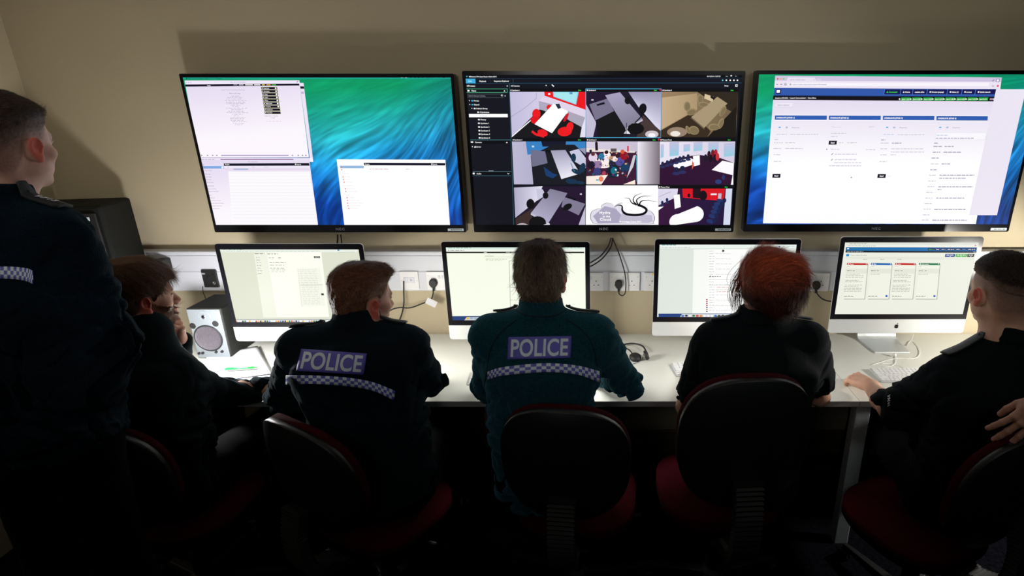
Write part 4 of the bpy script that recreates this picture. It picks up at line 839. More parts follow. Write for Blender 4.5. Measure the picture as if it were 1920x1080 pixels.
cord('power_cable', [(1531, 544, -0.074), (1533, 552, -0.078), (1543, 561, -0.085), (1558, 565, -0.09), (1590, 566, -0.12)], 0.0032, M_BLACKR, 'black mains cable curving from its plug to the rightmost computer', (1531, 535))
cord('charger_cable', [(1510, 540, -0.072), (1509, 552, -0.075), (1503, 562, -0.09), (1490, 570, -0.12)], 0.002, M_WHITEC, 'thin white cable under the white plug right of the red-haired woman', (1511, 529))
cord('thin_cable', [(380, 537, -0.066), (381, 548, -0.068), (385, 558, -0.075), (388, 566, -0.085)], 0.0016, M_BLACKR, 'thin black wire from the black wall plate down to the studio speaker')
cord('power_cable', [(1563, 617, -0.05), (1556, 622, -0.05), (1550, 627, -0.06)], 0.0032, M_BLACKR, 'short bit of black cable beside the chin of the rightmost computer')

# ---------------------------------------------------------------- papers, pen, headset, earphones
PQ = [atz(387, 670, DZ), atz(400, 718, DZ), atz(511, 703, DZ), atz(484, 653, DZ)]
def sheet(q, z, seed, lab, curl=0.006):
    c = sum(q, Vector())/4; n = 14; V = []
    for j in range(n+1):
        for i in range(n+1):
            u, v = i/n, j/n; p = q[0]*(1-u)*(1-v)+q[3]*u*(1-v)+q[2]*u*v+q[1]*(1-u)*v
            V.append((p.x-c.x, p.y-c.y, z-DZ+curl*max(0, float(vnoise(np.array([u*2.5, v*2.0, seed]), 3)))+curl*0.3*(u-0.5)**2))
    F = [[j*(n+1)+i, j*(n+1)+i+1, (j+1)*(n+1)+i+1, (j+1)*(n+1)+i] for j in range(n) for i in range(n)]
    o = np_mesh('paper_sheet', V, F, M_PAPER, None, True); o.location = (c.x, c.y, DZ); sm = o.modifiers.new('thickness', 'SOLIDIFY'); sm.thickness = 0.0006; sm.offset = 1
    return tag(o, lab, 'paper', 'loose papers by the studio speaker')
sheet([p+Vector((0.012, -0.014, 0)) for p in PQ], DZ+0.0006, 1.3, 'lower white sheet sticking out under the top page beside the studio speaker')
sheet(PQ, DZ+0.008, 2.3, 'top white sheet of paper beside the studio speaker with the green pen on it', 0.006)
pa, pb = atz(421, 692.5, DZ+0.022), atz(483, 688.5, DZ+0.022)
pn = empty('ballpoint_pen', ((pa+pb)/2), 0, 'bright green pen lying on the white paper at the left', 'pen')
MB().tube([pa, pa+(pb-pa)*0.04, pa+(pb-pa)*0.70, pa+(pb-pa)*0.88], [0.003, 0.0052, 0.0052, 0.0048], 12).build('barrel', M_GREEN, pn, world=True, smooth=True)
MB().tube([pa+(pb-pa)*0.88, pa+(pb-pa)*0.98, pb], [0.0045, 0.002, 0.001], 12).build('tip', mat('dark_green', (0.01, 0.2, 0.03), 0.3), pn, world=True, smooth=True)
MB().tube([pa+Vector((0.008, 0, 0.007)), pa+(pb-pa)*0.3+Vector((0, 0, 0.007))], 0.0012, 8).build('clip', M_GREEN, pn, world=True, smooth=True)

hs_ = atz(1188, 668, DZ); hd = empty('headset', hs_, 0, 'black headset lying on the desk beside the central officer', 'headset')
def hp(px, py, z): return atz(px, py, DZ+z)
MB().tube(catmull([hp(1158, 652, 0.012), hp(1168, 647, 0.016), hp(1182, 644, 0.018), hp(1196, 645.5, 0.018), hp(1206, 650, 0.016), hp(1211, 658, 0.016)], 8), 0.0042, 10).build('headband', M_BLACKM, hd, smooth=True, world=True)
a = hp(1191, 667, 0.02); MX = Matrix.Translation((a.x, a.y, DZ+0.001)) @ Matrix.Rotation(0.25, 4, 'X')
MB().lathe([(0.024, 0.004), (0.028, 0.010), (0.028, 0.018), (0.020, 0.026), (0.008, 0.028), (0, 0.027)], 24, MX, caps=False).build('earpiece', M_BLACKR, hd, smooth=True, world=True)
a = hp(1212, 668, 0.02); MX = Matrix.Translation((a.x, a.y, DZ+0.026)) @ Matrix.Rotation(1.2, 4, 'Y')
MB().lathe([(0.004, -0.010), (0.022, -0.008), (0.024, 0.0), (0.020, 0.008), (0.0, 0.009)], 24, MX, caps=False).build('earpiece', M_BLACKR, hd, smooth=True, world=True)
MB().tube(catmull([hp(1154, 640, 0.01), hp(1166, 651, 0.012), hp(1178, 655, 0.016), hp(1186, 663, 0.020)], 6), 0.003, 8).build('arm', M_BLACKM, hd, smooth=True, world=True)
MB().tube(catmull([hp(1153, 638, 0.006), hp(1157, 641, 0.006), hp(1156, 646, 0.006), hp(1152, 648, 0.006)], 6), 0.0022, 8).build('microphone_boom', M_BLACKM, hd, smooth=True, world=True)
MB().tube(catmull([hp(1207, 664, 0.008), hp(1204, 673, 0.004), hp(1196, 679, 0.003), hp(1188, 682, 0.003), hp(1180, 684, 0.003)], 6), 0.0012, 6).build('wire', M_BLACKR, hd, smooth=True, world=True)

ep = empty('earphones', hp(1690, 675, 0), 0, 'tangled white earphone cable between the rightmost computer and its keyboard', 'earphones')
def lp(pts): return catmull([atz(1540+x/7.71, 620+y/7.71, DZ+0.003) for x, y in pts], 8)
MB().tube(lp([(1240, 215), (1275, 160), (1320, 150), (1370, 190), (1410, 250), (1425, 320), (1390, 380), (1290, 405), (1150, 400), (1000, 415), (860, 455), (735, 492)]), 0.0014, 6).build('cable', M_WHITEC, ep, smooth=True, world=True)
MB().tube(lp([(1072, 345), (1076, 400), (1070, 470), (1010, 510), (930, 520), (850, 508)]), 0.0014, 6).build('cable', M_WHITEC, ep, smooth=True, world=True)
MB().tube(lp([(880, 478), (980, 478), (1090, 495), (1210, 535)]), 0.0014, 6).build('cable', M_WHITEC, ep, smooth=True, world=True)
q = atz(1540+1062/7.71, 620+348/7.71, DZ+0.012); MB().lathe([(0, -0.008), (0.006, -0.006), (0.008, 0), (0.005, 0.006), (0, 0.008)], 12, Matrix.Translation(q), caps=False).build('earbud', M_WHITEC, ep, smooth=True, world=True)
q1 = atz(1540+1235/7.71, 620+215/7.71, DZ+0.003); q2 = at(1713, 627, -0.23)
MB().tube(catmull([q1, q1*0.5+q2*0.5+Vector((0, -0.01, 0)), q2], 6), 0.0014, 6).build('cable', M_WHITEC, ep, smooth=True, world=True)

# blue card on the carpet behind the desk leg
fc = [atz(1545, 868, 0.002), atz(1640, 914, 0.002), atz(1560, 912, 0.002), atz(1520, 880, 0.002)]
cc = sum(fc, Vector())/4; m = MB(); m.add([(p.x-cc.x, p.y-cc.y, z) for z in (0, 0.002) for p in fc], [(0, 1, 2, 3), (7, 6, 5, 4), (0, 4, 5, 1), (1, 5, 6, 2), (2, 6, 7, 3), (3, 7, 4, 0)])
o = m.build('floor_card', M_BLUE); o.location = (cc.x, cc.y, 0.0005); tag(o, 'dark blue card lying on the carpet behind the grey desk leg', 'card')

# ---------------------------------------------------------------- swivel chairs
def disc(a, b, front, back, curve, ex=2.5, n=48, rings=12, both=True):
    """cushion-like disc in the x-z plane; front(r), back(r) give y offsets; curve bends the sides forward"""
    V = []; F = []
    def ring(r, off):
        out = []
        for i in range(n):
            t = 2*math.pi*i/n; c, s_ = math.cos(t), math.sin(t); x = a*r*abs(c)**(2/ex)*math.copysign(1, c); z = b*r*abs(s_)**(2/ex)*math.copysign(1, s_)
            out.append(Vector((x, off+curve*x*x, z)))
        return out
    rs = [1-(1-i/rings)**1.8 for i in range(rings+1)]
    seq = [(r, front(r)) for r in rs]+[(r, back(r)) for r in rs[::-1]]
    for r, off in seq: V += ring(max(r, 0.001), off)
    for k in range(len(seq)-1):
        for i in range(n): F.append((k*n+i, k*n+(i+1) % n, (k+1)*n+(i+1) % n, (k+1)*n+i))
    return V, F
def chair():
    r = empty('swivel_chair', (0, 0, 0), 0, None, 'chair', 'black and red office chairs at the desks')
    zc = 0.82; a, b = 0.213, 0.235; tilt = Matrix.Translation((0, -0.235, zc)) @ Matrix.Rotation(0.10, 4, 'X')
    V, F = disc(a*1.0, b*1.0, lambda q: 0.022+0.026*(1-q**3), lambda q: -0.004, 0.9)
    MB().add([tilt @ v for v in V], F).build('backrest', M_RED, r, smooth=True)
    V, F = disc(a*1.0, b*1.0, lambda q: -0.002, lambda q: -0.022-0.026*(1-q**4), 0.9)
    MB().add([tilt @ v for v in V], F).build('back_shell', M_SHELL, r, smooth=True)
    RX = Matrix.Translation((0, 0.035, 0.45)) @ Matrix.Rotation(-math.pi/2, 4, 'X')
    V, F = disc(0.225, 0.215, lambda q: -0.030-0.030*(1-q**6), lambda q: 0.018, 0.0, 2.8)
    MB().add([RX @ v for v in V], F).build('seat', M_RED, r, smooth=True)
    V, F = disc(0.215, 0.205, lambda q: 0.018, lambda q: 0.035+0.012*(1-q**4), 0.0, 2.8)
    MB().add([RX @ v for v in V], F).build('seat_shell', M_SHELL, r, smooth=True)
    path = catmull([(0, -0.290, 0.72), (0, -0.312, 0.60), (0, -0.290, 0.46), (0, -0.18, 0.395)], 16); n = len(path); m = MB()
    up = Vector((1, 0, 0)); vs = []
    for i, p in enumerate(path):
        t = (path[min(i+1, n-1)]-path[max(i-1, 0)]).normalized(); nn = t.cross(up); w_ = 0.040 if i % 2 else 0.046; h_ = 0.018 if i % 2 else 0.024
        vs += [p+up*x+nn*y for x, y in ((-w_, -h_*0.6), (-w_*0.7, -h_), (w_*0.7, -h_), (w_, -h_*0.6), (w_, h_), (-w_, h_))]
    fs = [(i*6+k, i*6+(k+1) % 6, (i+1)*6+(k+1) % 6, (i+1)*6+k) for i in range(n-1) for k in range(6)]+[[0, 1, 2, 3, 4, 5][::-1], [(n-1)*6+k for k in range(6)]]
    m.add(vs, fs); m.build('spine_cover', M_BLACKR, r)
    MB().box(-0.07, 0.07, -0.19, 0.10, 0.375, 0.405).build('mechanism', M_BLACKM, r, bevel=0.006)
    MB().lathe([(0.030, 0.12), (0.030, 0.24), (0.016, 0.24), (0.016, 0.38)], 16).build('gas_lift', M_BLACKM, r, smooth=False)
    MB().tube([(0.07, 0.02, 0.39), (0.20, 0.03, 0.385), (0.25, 0.03, 0.39)], [0.005, 0.005, 0.009], 8).build('lever', M_BLACKM, r, smooth=True)
    MB().lathe([(0.045, 0.065), (0.045, 0.12), (0.03, 0.135)], 16).build('hub', M_BLACKM, r)
    for k in range(5):
        t = 2*math.pi*k/5+0.3; R_ = Matrix.Rotation(t, 4, 'Z')
        MB().add([R_ @ Vector(v) for v in ((0.03, -0.025, 0.065), (0.03, 0.025, 0.065), (0.30, 0.014, 0.062), (0.30, -0.014, 0.062), (0.03, -0.02, 0.115), (0.03, 0.02, 0.115), (0.30, 0.010, 0.082), (0.30, -0.010, 0.082))], [(3, 2, 1, 0), (4, 5, 6, 7), (0, 1, 5, 4), (1, 2, 6, 5), (2, 3, 7, 6), (3, 0, 4, 7)]).build('base_leg', M_BLACKM, r, bevel=0.004)
        cst = MB()
        for s_ in (-1, 1): cst.lathe([(0, -0.009), (0.022, -0.009), (0.026, -0.005), (0.026, 0.005), (0.022, 0.009), (0, 0.009)], 20, R_ @ Matrix.Translation((0.295, s_*0.012, 0.026)) @ RY, caps=False)
        cst.build('castor', M_BLACKR, r)
    return r
CH0 = chair(); CH0.location = (50, 0, 0)
def place_chair(px, py, Y, rz, label, first=False, sc_z=0.0):
    """px,py: pixel of the top of the backrest, whose plane stands at depth Y"""
    p = at(px, py, Y); c = CH0 if first else copy_tree(CH0)
    f = Vector((-math.sin(rz), math.cos(rz)))
    c.location = (p.x+f.x*0.235, Y+f.y*0.235, 0); c.rotation_euler = (0, 0, rz); c['label'] = label
    k = p.z/1.055; c.scale = (1, 1, k)
    return c
# ---------------------------------------------------------------- implicit-surface modelling
def V3(*a): return np.array(a, np.float32)
def unit(a): a = np.asarray(a, np.float32); return a/np.linalg.norm(a)
class Field:
    def __init__(s): s.p = []
    def cone(s, a, b, r1, r2, k=0.02, sq=None):
        a, b = np.asarray(a, np.float32), np.asarray(b, np.float32); r = max(r1, r2); ab = b-a; L = float(ab@ab)+1e-9
        def f(P):
            t = np.clip(((P-a)@ab)/L, 0, 1); return np.linalg.norm(P-a-t[..., None]*ab, axis=-1)-(r1+(r2-r1)*t)
        s.p.append((f, np.minimum(a, b)-r, np.maximum(a, b)+r, k, 1)); return s
    def ell(s, c, r, R=None, k=0.02, op=1):
        c = np.asarray(c, np.float32); r = np.asarray(r, np.float32); R = np.eye(3, dtype=np.float32) if R is None else np.asarray(R, np.float32)
        def f(P):
            q = (P-c)@R; k0 = np.linalg.norm(q/r, axis=-1); k1 = np.linalg.norm(q/(r*r), axis=-1)+1e-9; return k0*(k0-1)/k1
        m = np.sqrt(((R*r)**2).sum(1)); s.p.append((f, c-m, c+m, k, op)); return s
    def slab(s, a, b, ra, rb, right, k=0.04, ex=2.3):
        """tapered tube with elliptic section; ra, rb = (half width, half depth)"""
        a, b = np.asarray(a, np.float32), np.asarray(b, np.float32); ab = b-a; L = np.linalg.norm(ab); ax = ab/L
        rt = np.asarray(right, np.float32); rt = unit(rt-ax*(rt@ax)); fw = np.cross(ax, rt); ra = np.asarray(ra); rb = np.asarray(rb)
        def f(P):
            q = P-a; t = q@ax; tc = np.clip(t/L, 0, 1); e = t-tc*L; w_ = ra[0]+(rb[0]-ra[0])*tc; d = ra[1]+(rb[1]-ra[1])*tc
            m = np.minimum(w_, d); x = np.abs(q@rt)/w_; y = np.abs(q@fw)/d
            return ((x**ex+y**ex+(np.abs(e)/m)**ex)**(1/ex)-1)*m
        r = max(ra.max(), rb.max()); s.p.append((f, np.minimum(a, b)-r, np.maximum(a, b)+r, k, 1)); return s
    def ringband(s, c, ax, R, half, th, k=0.01, flare=0.0, sx=1.0, right=(1, 0, 0)):
        c = np.asarray(c, np.float32); ax = unit(ax); rt = np.asarray(right, np.float32); rt = unit(rt-ax*(rt@ax)); fw = np.cross(ax, rt)
        def f(P):
            q = P-c; t = q@ax; rad = np.hypot((q@rt)/sx, q@fw)-(R+flare*t); a = np.abs(rad)-th; b = np.abs(t)-half
            return np.minimum(np.maximum(a, b), 0)+np.hypot(np.maximum(a, 0), np.maximum(b, 0))-0.002
        s.p.append((f, c-R*1.3-half, c+R*1.3+half, k, 1)); return s
    def eval_at(s, P):
        D = np.full(P.shape[:-1], 1.0, np.float32)
        for f, lo, hi, k, op in s.p:
            d = f(P)
            if op > 0: h = np.clip(0.5+0.5*(D-d)/k, 0, 1); D = D+(d-D)*h-k*h*(1-h)
            else: h = np.clip(0.5-0.5*(D+d)/k, 0, 1); D = D*(1-h)-d*h+k*h*(1-h)
        return D
    def mesh(s, h, post=None, lo=None, hi=None):
        L = np.min([p[1] for p in s.p if p[4] > 0], 0)-4*h; H = np.max([p[2] for p in s.p if p[4] > 0], 0)+4*h
        if lo is not None: L = np.maximum(L, lo); H = np.minimum(H, hi)
        n = np.ceil((H-L)/h).astype(int)+1; G = [L[i]+h*np.arange(n[i], dtype=np.float32) for i in range(3)]
        D = np.full(n, 1.0, np.float32)
        for f, a, b, k, op in s.p:
            m = k+3*h; i0 = np.clip(np.floor((a-m-L)/h).astype(int), 0, n); i1 = np.clip(np.ceil((b+m-L)/h).astype(int)+1, 0, n)
            if (i1 <= i0).any(): continue
            sl = tuple(slice(i0[j], i1[j]) for j in range(3))
            X, Y, Z = np.meshgrid(G[0][sl[0]], G[1][sl[1]], G[2][sl[2]], indexing='ij'); P = np.stack([X, Y, Z], -1); d = f(P).astype(np.float32); D0 = D[sl]
            if op > 0: hh = np.clip(0.5+0.5*(D0-d)/k, 0, 1); D[sl] = D0+(d-D0)*hh-k*hh*(1-hh)
            else: hh = np.clip(0.5-0.5*(D0+d)/k, 0, 1); D[sl] = D0*(1-hh)-d*hh+k*hh*(1-hh)
        if post is not None:
            idx = np.nonzero(np.abs(D) < 0.05); P = np.stack([G[0][idx[0]], G[1][idx[1]], G[2][idx[2]]], -1); D[idx] = post(P, D[idx])
        for ax_ in range(3):
            sl = [slice(None)]*3
            for e in (0, -1): sl[ax_] = e; D[tuple(sl)] = np.maximum(D[tuple(sl)], h)
        return surface_nets(D, L, h)
def surface_nets(D, L, h):
    S = D < 0; n = np.array(D.shape)-1
    c = lambda A, i, j, k: A[i:i+n[0], j:j+n[1], k:k+n[2]]
    cnt = sum(c(S, i, j, k).astype(np.int8) for i in (0, 1) for j in (0, 1) for k in (0, 1))
    mix = (cnt > 0) & (cnt < 8); I = np.nonzero(mix); N = len(I[0]); idm = np.full(tuple(n), -1, np.int64); idm[I] = np.arange(N)
    acc = np.zeros((N, 3), np.float32); num = np.zeros(N, np.float32)
    for ax in range(3):
        o1, o2 = [a for a in range(3) if a != ax]
        for u in (0, 1):
            for v in (0, 1):
                a = [0, 0, 0]; a[o1] = u; a[o2] = v; b = list(a); b[ax] = 1
                da = D[I[0]+a[0], I[1]+a[1], I[2]+a[2]]; db = D[I[0]+b[0], I[1]+b[1], I[2]+b[2]]; m = (da < 0) != (db < 0)
                t = np.where(m, da/np.where(m, da-db, 1), 0); p = np.zeros((N, 3), np.float32); p[:, o1] = u; p[:, o2] = v; p[:, ax] = t
                acc += p*m[:, None]; num += m
    V = (np.stack(I, -1)+acc/num[:, None])*h+L; F = []
    for ax in range(3):
        o1, o2 = [a for a in range(3) if a != ax]
        sl0 = [slice(1, n[i]) for i in range(3)]; sl0[ax] = slice(0, n[ax]); sl1 = list(sl0); sl1[ax] = slice(1, n[ax]+1)
        s0, s1 = S[tuple(sl0)], S[tuple(sl1)]; E = np.nonzero(s0 != s1)
        base = [E[0]+sl0[0].start, E[1]+sl0[1].start, E[2]+sl0[2].start]
        def cell(u, v):
            q = [base[0].copy(), base[1].copy(), base[2].copy()]; q[o1] = q[o1]-u; q[o2] = q[o2]-v; return idm[q[0], q[1], q[2]]
        q = np.stack([cell(1, 1), cell(0, 1), cell(0, 0), cell(1, 0)], -1); fl = s0[E] if ax != 1 else ~s0[E]
        q[~fl] = q[~fl][:, ::-1]; F.append(q)
    F = np.concatenate(F); return V.astype(np.float32), F[(F >= 0).all(1)]
def normals(V, F):
    a = np.cross(V[F[:, 2]]-V[F[:, 0]], V[F[:, 3]]-V[F[:, 1]]); N = np.zeros_like(V)
    for k in range(4): np.add.at(N, F[:, k], a)
    return N/(np.linalg.norm(N, axis=1, keepdims=True)+1e-9)

# ---------------------------------------------------------------- heads, hands, hair
def rotm(yaw, pitch=0, roll=0):
    """columns: right, forward, up. yaw turns to the left (counter-clockwise from above)"""
    M = Matrix.Rotation(yaw, 3, 'Z') @ Matrix.Rotation(-pitch, 3, 'X') @ Matrix.Rotation(roll, 3, 'Y')
    return np.array(M, np.float32)
def skull(F, T, s=1.0, k=0.02):
    """T(local)->world, columns R; the part of the head that hair grows on"""
    C, R = T
    g = lambda c: C+R@(np.array(c, np.float32)*s)
    F.ell(g((0, -0.014, 0.034)), V3(0.077, 0.098, 0.088)*s, R, k); F.ell(g((0, 0.034, 0.026)), V3(0.062, 0.056, 0.062)*s, R, k)
    F.ell(g((0, -0.045, -0.02)), V3(0.060, 0.055, 0.058)*s, R, k)
def face(F, T, s=1.0, neck=None, jaw=1.0):
    C, R = T
    g = lambda c: C+R@(np.array(c, np.float32)*s)
    skull(F, T, s)
    F.ell(g((0, 0.042, -0.032)), V3(0.058*jaw, 0.052, 0.066)*s, R, 0.025); F.ell(g((0, 0.024, -0.070)), V3(0.056*jaw, 0.058, 0.042)*s, R, 0.02)
    F.ell(g((0, 0.070, -0.100)), V3(0.024, 0.020, 0.018)*s, R, 0.02)
    for e in (-1, 1):
        F.ell(g((e*0.044, 0.058, -0.028)), V3(0.020, 0.020, 0.016)*s, R, 0.02)
        F.ell(g((e*0.053*jaw, 0.012, -0.062)), V3(0.014, 0.026, 0.022)*s, R, 0.02)
    F.cone(g((-0.036, 0.078, 0.016)), g((0.036, 0.078, 0.016)), 0.012*s, 0.012*s, 0.014)
    for e in (-1, 1): F.ell(g((e*0.031, 0.100, -0.004)), V3(0.017, 0.013, 0.011)*s, R, 0.010, -1)
    for e in (-1, 1): F.ell(g((e*0.031, 0.0775, -0.004)), V3(0.0125, 0.0125, 0.0125)*s, R, 0.002); F.cone(g((e*0.018, 0.089, 0.002)), g((e*0.044, 0.084, 0.002)), 0.0035*s, 0.0035*s, 0.003)
    F.cone(g((0, 0.088, 0.006)), g((0, 0.112, -0.034)), 0.007*s, 0.0105*s, 0.012)
    F.ell(g((0, 0.108, -0.040)), V3(0.011, 0.011, 0.009)*s, R, 0.008)
    for e in (-1, 1): F.ell(g((e*0.012, 0.101, -0.042)), V3(0.007, 0.009, 0.007)*s, R, 0.005); F.ell(g((e*0.006, 0.106, -0.050)), V3(0.003, 0.004, 0.003)*s, R, 0.002, -1)
    for e in (-1, 1):
        F.cone(g((0, 0.0985, -0.065)), g((e*0.023, 0.086, -0.068)), 0.0055*s, 0.0030*s, 0.004); F.cone(g((0, 0.0975, -0.076)), g((e*0.021, 0.086, -0.072)), 0.0065*s, 0.0030*s, 0.004)
    for e in (-1, 1):
        Re = R@rotm(-e*0.45, 0.12, e*0.18)
        F.ell(g((e*0.0815, -0.010, -0.012)), V3(0.0075, 0.0185, 0.031)*s, Re, 0.006); F.ell(g((e*0.078, -0.001, -0.038)), V3(0.006, 0.010, 0.011)*s, Re, 0.006)
        F.ell(g((e*0.0885, -0.008, -0.006)), V3(0.0055, 0.0105, 0.019)*s, Re, 0.004, -1); F.ell(g((e*0.087, 0.001, -0.018)), V3(0.006, 0.007, 0.008)*s, Re, 0.004, -1)
        F.cone(g((e*0.084, 0.004, -0.012)), g((e*0.083, 0.003, -0.022)), 0.0035*s, 0.0035*s, 0.003)
    if neck is not None:
        F.cone(g((0, -0.022, -0.045)), neck, 0.054*s, 0.060*s, 0.03)
        F.cone(g((0, 0.02, -0.085)), np.asarray(neck)+R[:, 1]*0.02, 0.032*s, 0.040*s, 0.03)
HL_SHORT = ([-0.12, -0.05, -0.034, -0.026, 0.012, 0.020, 0.048, 0.070, 0.095], [-0.072, -0.064, -0.040, 0.016, 0.016, 0.0, 0.030, 0.066, 0.074])
def hairline(y, prof): return np.interp(y, prof[0], prof[1])
FADE = False
def skin_colors(V, T, s, base, stub, prof, beard=None, fade=(0.0, 0.03), lips=(0.55, 0.2, 0.17)):
    """paint stubble, beard, lips, eyes and ears of a head in its own coordinates"""
    C, R = T; q = ((V-C)@R)/s; x, y, z = q[:, 0], q[:, 1], q[:, 2]; ax = np.abs(x)
    c = np.tile(np.array(base, np.float32), (len(V), 1)); near = (np.abs(q) < 0.17).all(1)
    def mixin(m, k):
        nonlocal c
        m = (np.clip(m, 0, 1)*near)[:, None]; c = c*(1-m)+np.array(k, np.float32)*m
    nz = vnoise(V*900, 5)*0.5+vnoise(V*400, 6)*0.5
    ear = np.clip((ax-0.076)/0.006, 0, 1)*(np.abs(y+0.005) < 0.034)*(np.abs(z+0.012) < 0.038)
    mixin(ear*0.85, (base[0]*1.12, base[1]*0.38, base[2]*0.34))  # red ears, deepened in colour for light shining through them
    st_ = np.clip((z-hairline(y, prof)+0.012)/0.02, 0, 1)*(1-ear); mixin(st_*((0.80+0.25*nz) if not FADE else (np.clip(0.30+(z+0.05)*5.0-y*3.5, 0.22, 1)+0.25*nz)), stub)
    if beard is not None:
        bz = np.interp(y, [-0.01, 0.01, 0.03, 0.06, 0.08, 0.1], [0.0, 0.0, -0.026, -0.036, -0.044, -0.048]); m = np.clip((bz-z)/0.012, 0, 1)*np.clip((y+0.012+(z+0.06)*0.2)/0.014, 0, 1)*np.clip((z+0.135)/0.02, 0, 1)
        lipm = (ax < 0.022)*(np.abs(z+0.070) < 0.008)*(y > 0.08); mixin(m*(1-ear)*(1-lipm)*(beard[3]+0.2*nz), beard[:3])
    mixin((ax < 0.023)*(np.abs(z+0.0705) < 0.0095)*(y > 0.088), lips)
    e = np.clip(1-np.abs(np.linalg.norm(q-np.stack([np.sign(x)*0.031, x*0+0.0775, x*0-0.004], -1), axis=1)-0.0125)/0.0015, 0, 1)*(y > 0.084)*(np.abs(z+0.004) < 0.0062); mixin(e, (0.75, 0.72, 0.70))
    ir = np.linalg.norm(q-np.stack([np.sign(x)*0.031, x*0+0.090, x*0-0.004], -1), axis=1); mixin((ir < 0.0058)*1.0, (0.05, 0.09, 0.12)); mixin((ir < 0.0028)*1.0, (0.003, 0.003, 0.003))
    br = (np.abs(ax-0.031) < 0.019)*np.clip(1-np.abs(z-0.0185+0.1*np.abs(ax-0.03))/0.004, 0, 1)*(y > 0.06); mixin(br*0.85, stub if stub[0] < 0.3 else (0.15, 0.07, 0.03))
    return c
def hand(F, W, d, n, side, curl=(0.3, 0.3, 0.3, 0.35), spread=0.06, s=1.0, thumb=(0.5, 0.3), tcurl=0.4, tips=None):
    """W wrist, d towards the fingers, n palm-facing normal, side=+1: thumb on the d x n side"""
    W = np.asarray(W, np.float32); d = unit(d); n = np.asarray(n, np.float32); n = unit(n-d*(n@d)); t = np.cross(d, n)*side
    offs = [0.030, 0.0105, -0.0095, -0.028]; ln = [0.072, 0.080, 0.074, 0.058]; kn = [0.092, 0.096, 0.091, 0.083]; rr = [0.0092, 0.0094, 0.0088, 0.0077]
    F.cone(W-d*0.03*s, W+d*0.012*s, 0.0255*s, 0.0245*s, 0.015)
    for i in range(4):
        K = W+(d*kn[i]+t*offs[i])*s; F.cone(W+(d*0.010+t*offs[i]*0.55)*s, K, 0.0150*s, 0.0118*s, 0.010)
    F.cone(W+(d*0.02+t*0.022+n*0.004)*s, W+(d*0.060+t*0.030+n*0.006)*s, 0.0150*s, 0.0135*s, 0.010)
    F.cone(W+(d*0.02-t*0.020+n*0.005)*s, W+(d*0.06-t*0.024+n*0.005)*s, 0.0130*s, 0.0120*s, 0.010)
    for i in range(4):
        K = W+(d*kn[i]+t*offs[i]-n*0.001)*s; a = (1.5-i)*spread; dd = unit(d*math.cos(a)+t*math.sin(a)); ang = 0; r = rr[i]*s
        F.ell(K-n*0.004*s, V3(0.009, 0.009, 0.008)*s, None, 0.006)
        for j, f in enumerate((0.46, 0.30, 0.24)):
            ang += curl[i]*(0.8, 1.1, 0.8)[j]; v = dd*math.cos(ang)+n*math.sin(ang); K2 = K+v*ln[i]*f*s; F.cone(K, K2, r*(1-0.07*j), r*(0.95-0.07*j), 0.0035)
            if tips is not None and j == 2: tips.append((K2.copy(), (n*math.cos(ang)-dd*math.sin(ang))*-1, r))
            K = K2
    th, tn = thumb; T0 = W+(d*0.022+t*0.024+n*0.004)*s; v = unit(d*math.cos(th)+t*math.sin(th)+n*tn); T1 = T0+v*0.046*s; F.cone(T0, T1, 0.0150*s, 0.0112*s, 0.010)
    v2 = unit(v*math.cos(tcurl)+(-t*math.sin(tcurl)*0.6+n*0.3*math.sin(tcurl)+d*0.3*math.sin(tcurl))); T2 = T1+v2*0.032*s; F.cone(T1, T2, 0.0108*s, 0.0100*s, 0.004); v3 = unit(v2+(-t*0.2+n*0.1)); F.cone(T2, T2+v3*0.026*s, 0.0100*s, 0.0085*s, 0.003)
EARS = True
def strands(V, N, th, T, n, L, flow, seed, lift=0.12, width=0.0011, droop=0.0, jitter=0.25, segs=3, thmin=0.002):
    """ribbons of hair rooted on the hair cap; flow(local)->local direction"""
    C, R = T; rg = np.random.default_rng(seed); ok = np.nonzero(th > thmin)[0]
    if len(ok) == 0: return np.zeros((0, 3)), np.zeros((0, 4), int)
    qq_ = (V[ok]-C)@R; ok = ok[~((np.abs(qq_[:, 0]) > 0.062)*(np.abs(qq_[:, 1]+0.002) < 0.036)*(qq_[:, 2] < 0.030))] if EARS else ok; i = rg.choice(ok, n); p = V[i]+rg.normal(0, 0.001, (n, 3)); nn = N[i]; q = (p-C)@R; f = flow(q)@R.T+rg.normal(0, jitter, (n, 3)); f -= nn*(f*nn).sum(1, keepdims=True)*(1-lift*0)
    f /= np.linalg.norm(f, axis=1, keepdims=True)+1e-6; ll = (L*(0.6+0.6*rg.random(n)))[:, None] if np.isscalar(L) else (L(q)*(0.6+0.6*rg.random(n)))[:, None]
    w_ = np.cross(f, nn)*width*0.5; pts = []; p = p-nn*0.001
    for j in range(segs+1):
        u = j/segs; c = p+f*ll*u+nn*ll*(lift*u-lift*0.9*u*u)+np.array([0, 0, -1])*droop*ll*u*u; k = 1-0.75*u; pts += [c-w_*k, c+w_*k]
    P = np.stack(pts, 1).reshape(-1, 3); b = (np.arange(n)*(2*(segs+1)))[:, None]
    Q = np.concatenate([b+np.array([[2*j, 2*j+1, 2*j+3, 2*j+2]]) for j in range(segs)]); return P, Q
def hair_mat(name, rgb, rough=0.5, var=0.5):
    m = mat(name, rgb, rough, noise=(420, var), bump=(600, 0.3), stretch=(1, 1, 0.35), spec=0.28, attr=True); return m
M_HAIR = hair_mat('hair', (0.1, 0.05, 0.02))
